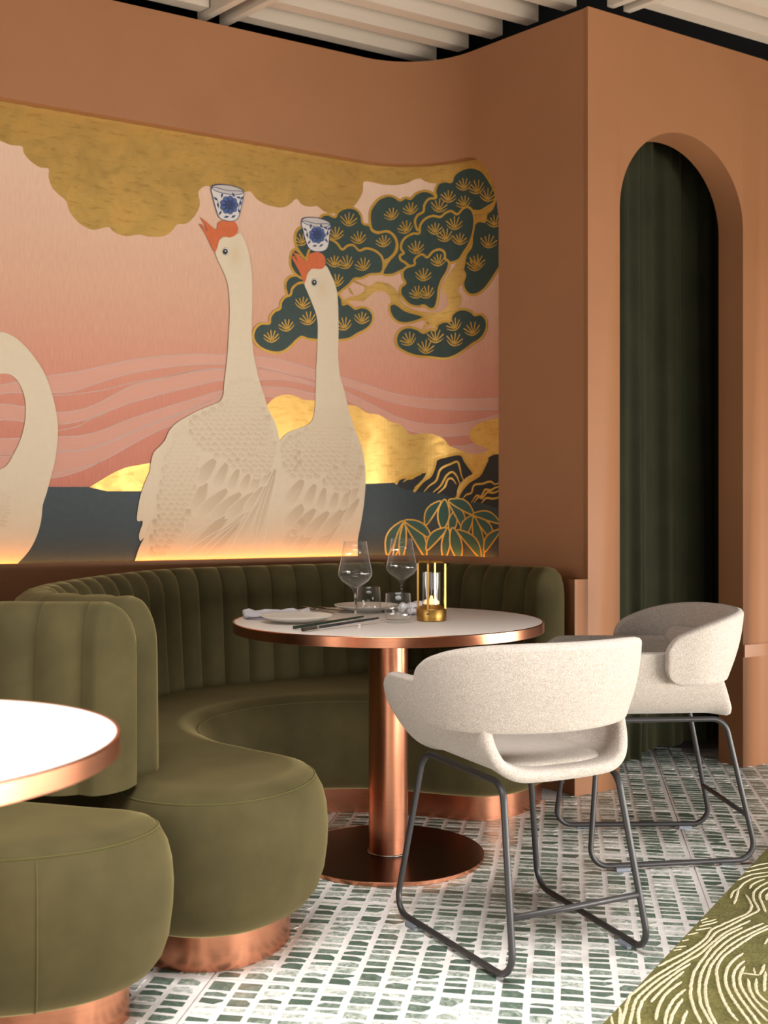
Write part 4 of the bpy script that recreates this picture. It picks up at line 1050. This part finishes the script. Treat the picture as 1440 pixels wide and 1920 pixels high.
def cup(parent, cx, cy, rx, tilt, body, fx, fy, fr, layer):
    o = shape('painted_cup', px(body), g_porc, parent, layer, 3)
    ell = lambda k, ky, dy=0: [(cx + rx * k * cos(2 * pi * i / 28), cy + dy + tilt * rx * k * cos(2 * pi * i / 28) + 8.5 * ky * sin(2 * pi * i / 28)) for i in range(28)]
    st = Strokes(); st.line(ell(1, 1), .0016, True, n=2); st.line(px(body), .0014, True, n=3); st.build('cup_outline', g_navy, o, layer + .3)
    shape('cup_mouth', ell(.94, .85), paint('cup_inside', rgb(171, 163, 156), .6, .05), o, layer + .2, 2)
    st = Strokes(); fl2 = []
    for ring, (rr, n_, ps) in enumerate(((1.0, 9, .40), (.68, 8, .36), (.36, 6, .34), (0, 1, .36))):
        for i in range(n_):
            a = 2 * pi * i / n_ + ring * .4; p = (fx + fr * rr * .74 * cos(a), fy + fr * rr * .74 * sin(a))
            q = [(p[0] + fr * ps * .8 * cos(b), p[1] + fr * ps * .8 * sin(b)) for b in [2 * pi * j / 10 for j in range(10)]]
            shape('petal', q, g_blue, o, layer + .4 + ring * .3, 1); st2 = Strokes(); st.line(q, .0011, True, n=1)
    st.build('petal_line', g_navy, o, layer + 1.7)
    st = Strokes(); rn = random.Random(int(cx))
    for dx, dy, a in ((-1.5, -.7, 40), (-1.25, .0, 80), (-1.0, .9, 120), (-.3, 1.35, 170), (.5, 1.3, 150), (1.15, .7, 60), (1.3, -.2, 100), (1.1, -.85, 20), (.5, -1.15, 60), (-.8, -1.1, 100), (1.5, -.8, 130)):
        p = (fx + dx * fr, fy + dy * fr)
        if not in_poly(p, px(body)): continue
        d = Vector((cos(R(a)), sin(R(a)))) * fr * .34; n2 = Vector((-d.y, d.x)) * .42
        st.add([to_sz(p[0] - d.x, p[1] - d.y), to_sz(p[0] + n2.x, p[1] + n2.y), to_sz(p[0] + d.x, p[1] + d.y), to_sz(p[0] - n2.x, p[1] - n2.y)], [(0, 1, 2, 3)])
    st.line([(fx - fr * 1.7, fy - fr * .9), (fx - fr * 1.3, fy - fr * .5), (fx - fr * 1.2, fy + fr * .4)], .001); st.line([(fx + fr * 1.5, fy - fr * .9), (fx + fr * 1.2, fy - fr * .3), (fx + fr * 1.1, fy + fr * .6)], .001)
    st.build('painted_leaf', g_navy, o, layer + .5)

# tall goose at the right of the pair (behind), the taller one in front of it, and one at the left edge
og2 = px('570,532 576,514 583,505 592,504 603,504 610,498 619,513 626,530 631,546 633,568 634,597 634,633 633,660 634,679 637,706 645,733 653,768 664,803 676,834 683,866 685,900 682,943 676,982 670,1013 664,1070 480,1080 505,960 515,880 519,838 527,823 540,811 571,799 583,791 589,772 591,737 592,698 594,659 595,633 595,606 592,589 585,570 576,548'); g2 = shape('goose', og2, g_cream, mural, 17, 3)
shape('beak', px('548,472 557,477 574,490 576,486 577,478 586,474 597,473 607,480 610,490 608,500 601,505 588,504 579,507 575,517 570,532 563,514 552,494 546,481 551,482 558,492 553,480'), g_orange, g2, 18.5, 2)
cheek(g2, 604, 540, 17, 32, 17.5); eye(g2, 589.5, 529.5, 18)
feathers(g2, [('535,822 575,802 597,770 650,768 664,810 655,850 640,870 615,885 580,900 550,893 532,878 527,845', 15, -12), ('664,824 682,872 674,906 645,925 612,912 597,904 620,885 652,862', 15, -12)],
 [('575,965', '528,1030', 24), ('600,975', '548,1040', 22), ('640,965', '590,1035', 22), ('570,945', '531,992', 26), ('590,955', '543,1006', 24), ('615,960', '568,1008', 23), ('650,950', '597,1006', 22), ('672,935', '640,985', 16), ('567,900', '534,951', 27), ('590,908', '570,954', 21), ('608,915', '597,961', 18), ('632,920', '619,960', 17), ('655,918', '640,958', 17), ('672,905', '655,945', 14)],
 [('560,915 548,938', .0012), ('590,1004 540,1042', .0016), ('605,1004 560,1044', .0016), ('622,998 585,1044', .0016), ('640,985 600,1044', .0014), ('650,985 630,1030', .0014)], 19, og2)
cup(mural, 592, 417, 27, .14, '565,415 568,434 575,459 581,468 593,472 608,470 614,463 617,440 619,422 592,420', 594, 441, 15, 20)
og1 = px('403,474 407,461 412,449 420,445 433,445 443,439 450,438 456,447 462,463 467,484 470,503 472,528 472,570 471,612 473,653 479,687 486,716 494,740 502,767 513,788 520,809 525,840 526,869 521,917 515,959 505,1007 494,1048 490,1080 245,1080 252,1053 261,1025 273,1002 283,975 272,1004 262,1014 260,1002 267,977 257,977 257,961 263,928 271,905 280,884 282,869 288,848 300,836 309,825 317,807 332,792 352,780 373,769 398,759 411,753 417,744 420,716 425,674 428,632 430,591 429,553 425,528 415,503 407,487'); g1 = shape('goose', og1, g_cream, mural, 24, 3)
shape('beak', px('375,408 387,417 404,431 407,429 408,420 416,414 429,413 440,417 445,426 445,434 440,442 429,446 416,444 410,452 403,474 393,457 383,436 373,421 378,421 388,434 383,422'), g_orange, g1, 25.5, 2)
cheek(g1, 440, 478, 20, 40, 24.5); eye(g1, 422.5, 471.7, 25)
feathers(g1, [('325,820 350,800 372,850 362,930 345,990 308,1046 278,1034 290,990 300,920 310,860', 17, 0), ('500,790 522,845 506,884 480,890 440,876 425,864 470,856 495,832', 14, -15), ('373,771 418,742 432,716 478,708 494,742 504,786 492,830 470,856 450,862 410,858 380,846 360,830 352,812 355,790', 16, -5)],
 [('330,805', '308,845', 17), ('325,900', '261,1013', 20), ('320,850', '257,977', 26), ('315,838', '282,886', 22), ('430,960', '350,1046', 26), ('460,965', '372,1052', 24), ('500,900', '440,1020', 20), ('515,880', '470,1030', 18), ('385,905', '360,966', 28), ('425,918', '366,969', 25), ('450,925', '392,974', 25), ('475,925', '420,973', 23), ('497,910', '455,962', 20), ('402,862', '363,911', 30), ('425,868', '401,918', 23), ('446,880', '427,923', 19), ('466,888', '451,925', 18), ('486,888', '469,924', 18), ('506,884', '489,913', 16)],
 [('455,968 390,1005 320,1052', .0016), ('462,965 400,1010 345,1056', .0016), ('466,962 405,1018 372,1052', .0014), ('430,960 360,1000 345,1016', .0014), ('516,872 480,940 440,1012 420,1052', .0016), ('350,965 345,990 352,1000', .0014), ('520,880 505,960 490,1040', .0014), ('512,890 490,960 470,1044', .0012)], 26, og1)
cup(mural, 426, 356, 30, .14, '396,352 399,372 405,395 411,409 422,414 437,415 445,410 450,395 455,372 456,361 426,358', 428.5, 385, 16.5, 28)
og3 = px('-98,700 -92,668 -60,640 0,623 12,625 31,635 52,655 69,677 85,704 96,735 104,767 108,798 107,829 102,867 94,898 87,925 80,946 77,975 69,1004 54,1033 25,1066 10,1095 -130,1125 -290,1140 -345,1060 -395,985 -330,960 -220,915 -130,905 -40,892 0,880 12,873 25,852 38,825 45,800 48,777 47,752 40,727 29,710 17,702 0,701 -40,716 -70,745 -92,738'); g3 = shape('goose', og3, g_cream, mural, 17, 3)
shape('beak', px('-98,700 -92,738 -80,745 -110,790 -122,784 -112,745'), g_orange, g3, 18.5, 2); eye(g3, -72, 692, 18)
feathers(g3, [('-60,960 -10,925 15,930 22,960 5,990 -60,1010', 14, 10)], [], [], 18, og3)
# warm light strip in the slot under the mural
g = G(); P = [p for p in wall_line(-.024)]; 
s_ok = [p for p, l in zip(P, WL) if l < S_END - .02]
Q = offset(s_ok, .008)
g.add([q for a, b in zip(s_ok, Q) for q in ((a.x, a.y, .858), (b.x, b.y, .858), (b.x, b.y, .866), (a.x, a.y, .866))], [(4 * i + j, 4 * i + 4 + j, 4 * i + 4 + (j + 1) % 4, 4 * i + (j + 1) % 4) for i in range(len(s_ok) - 1) for j in range(4)])
tag(g.build('light_strip', m_led), 'warm light strip glowing in the slot below the mural', 'light')
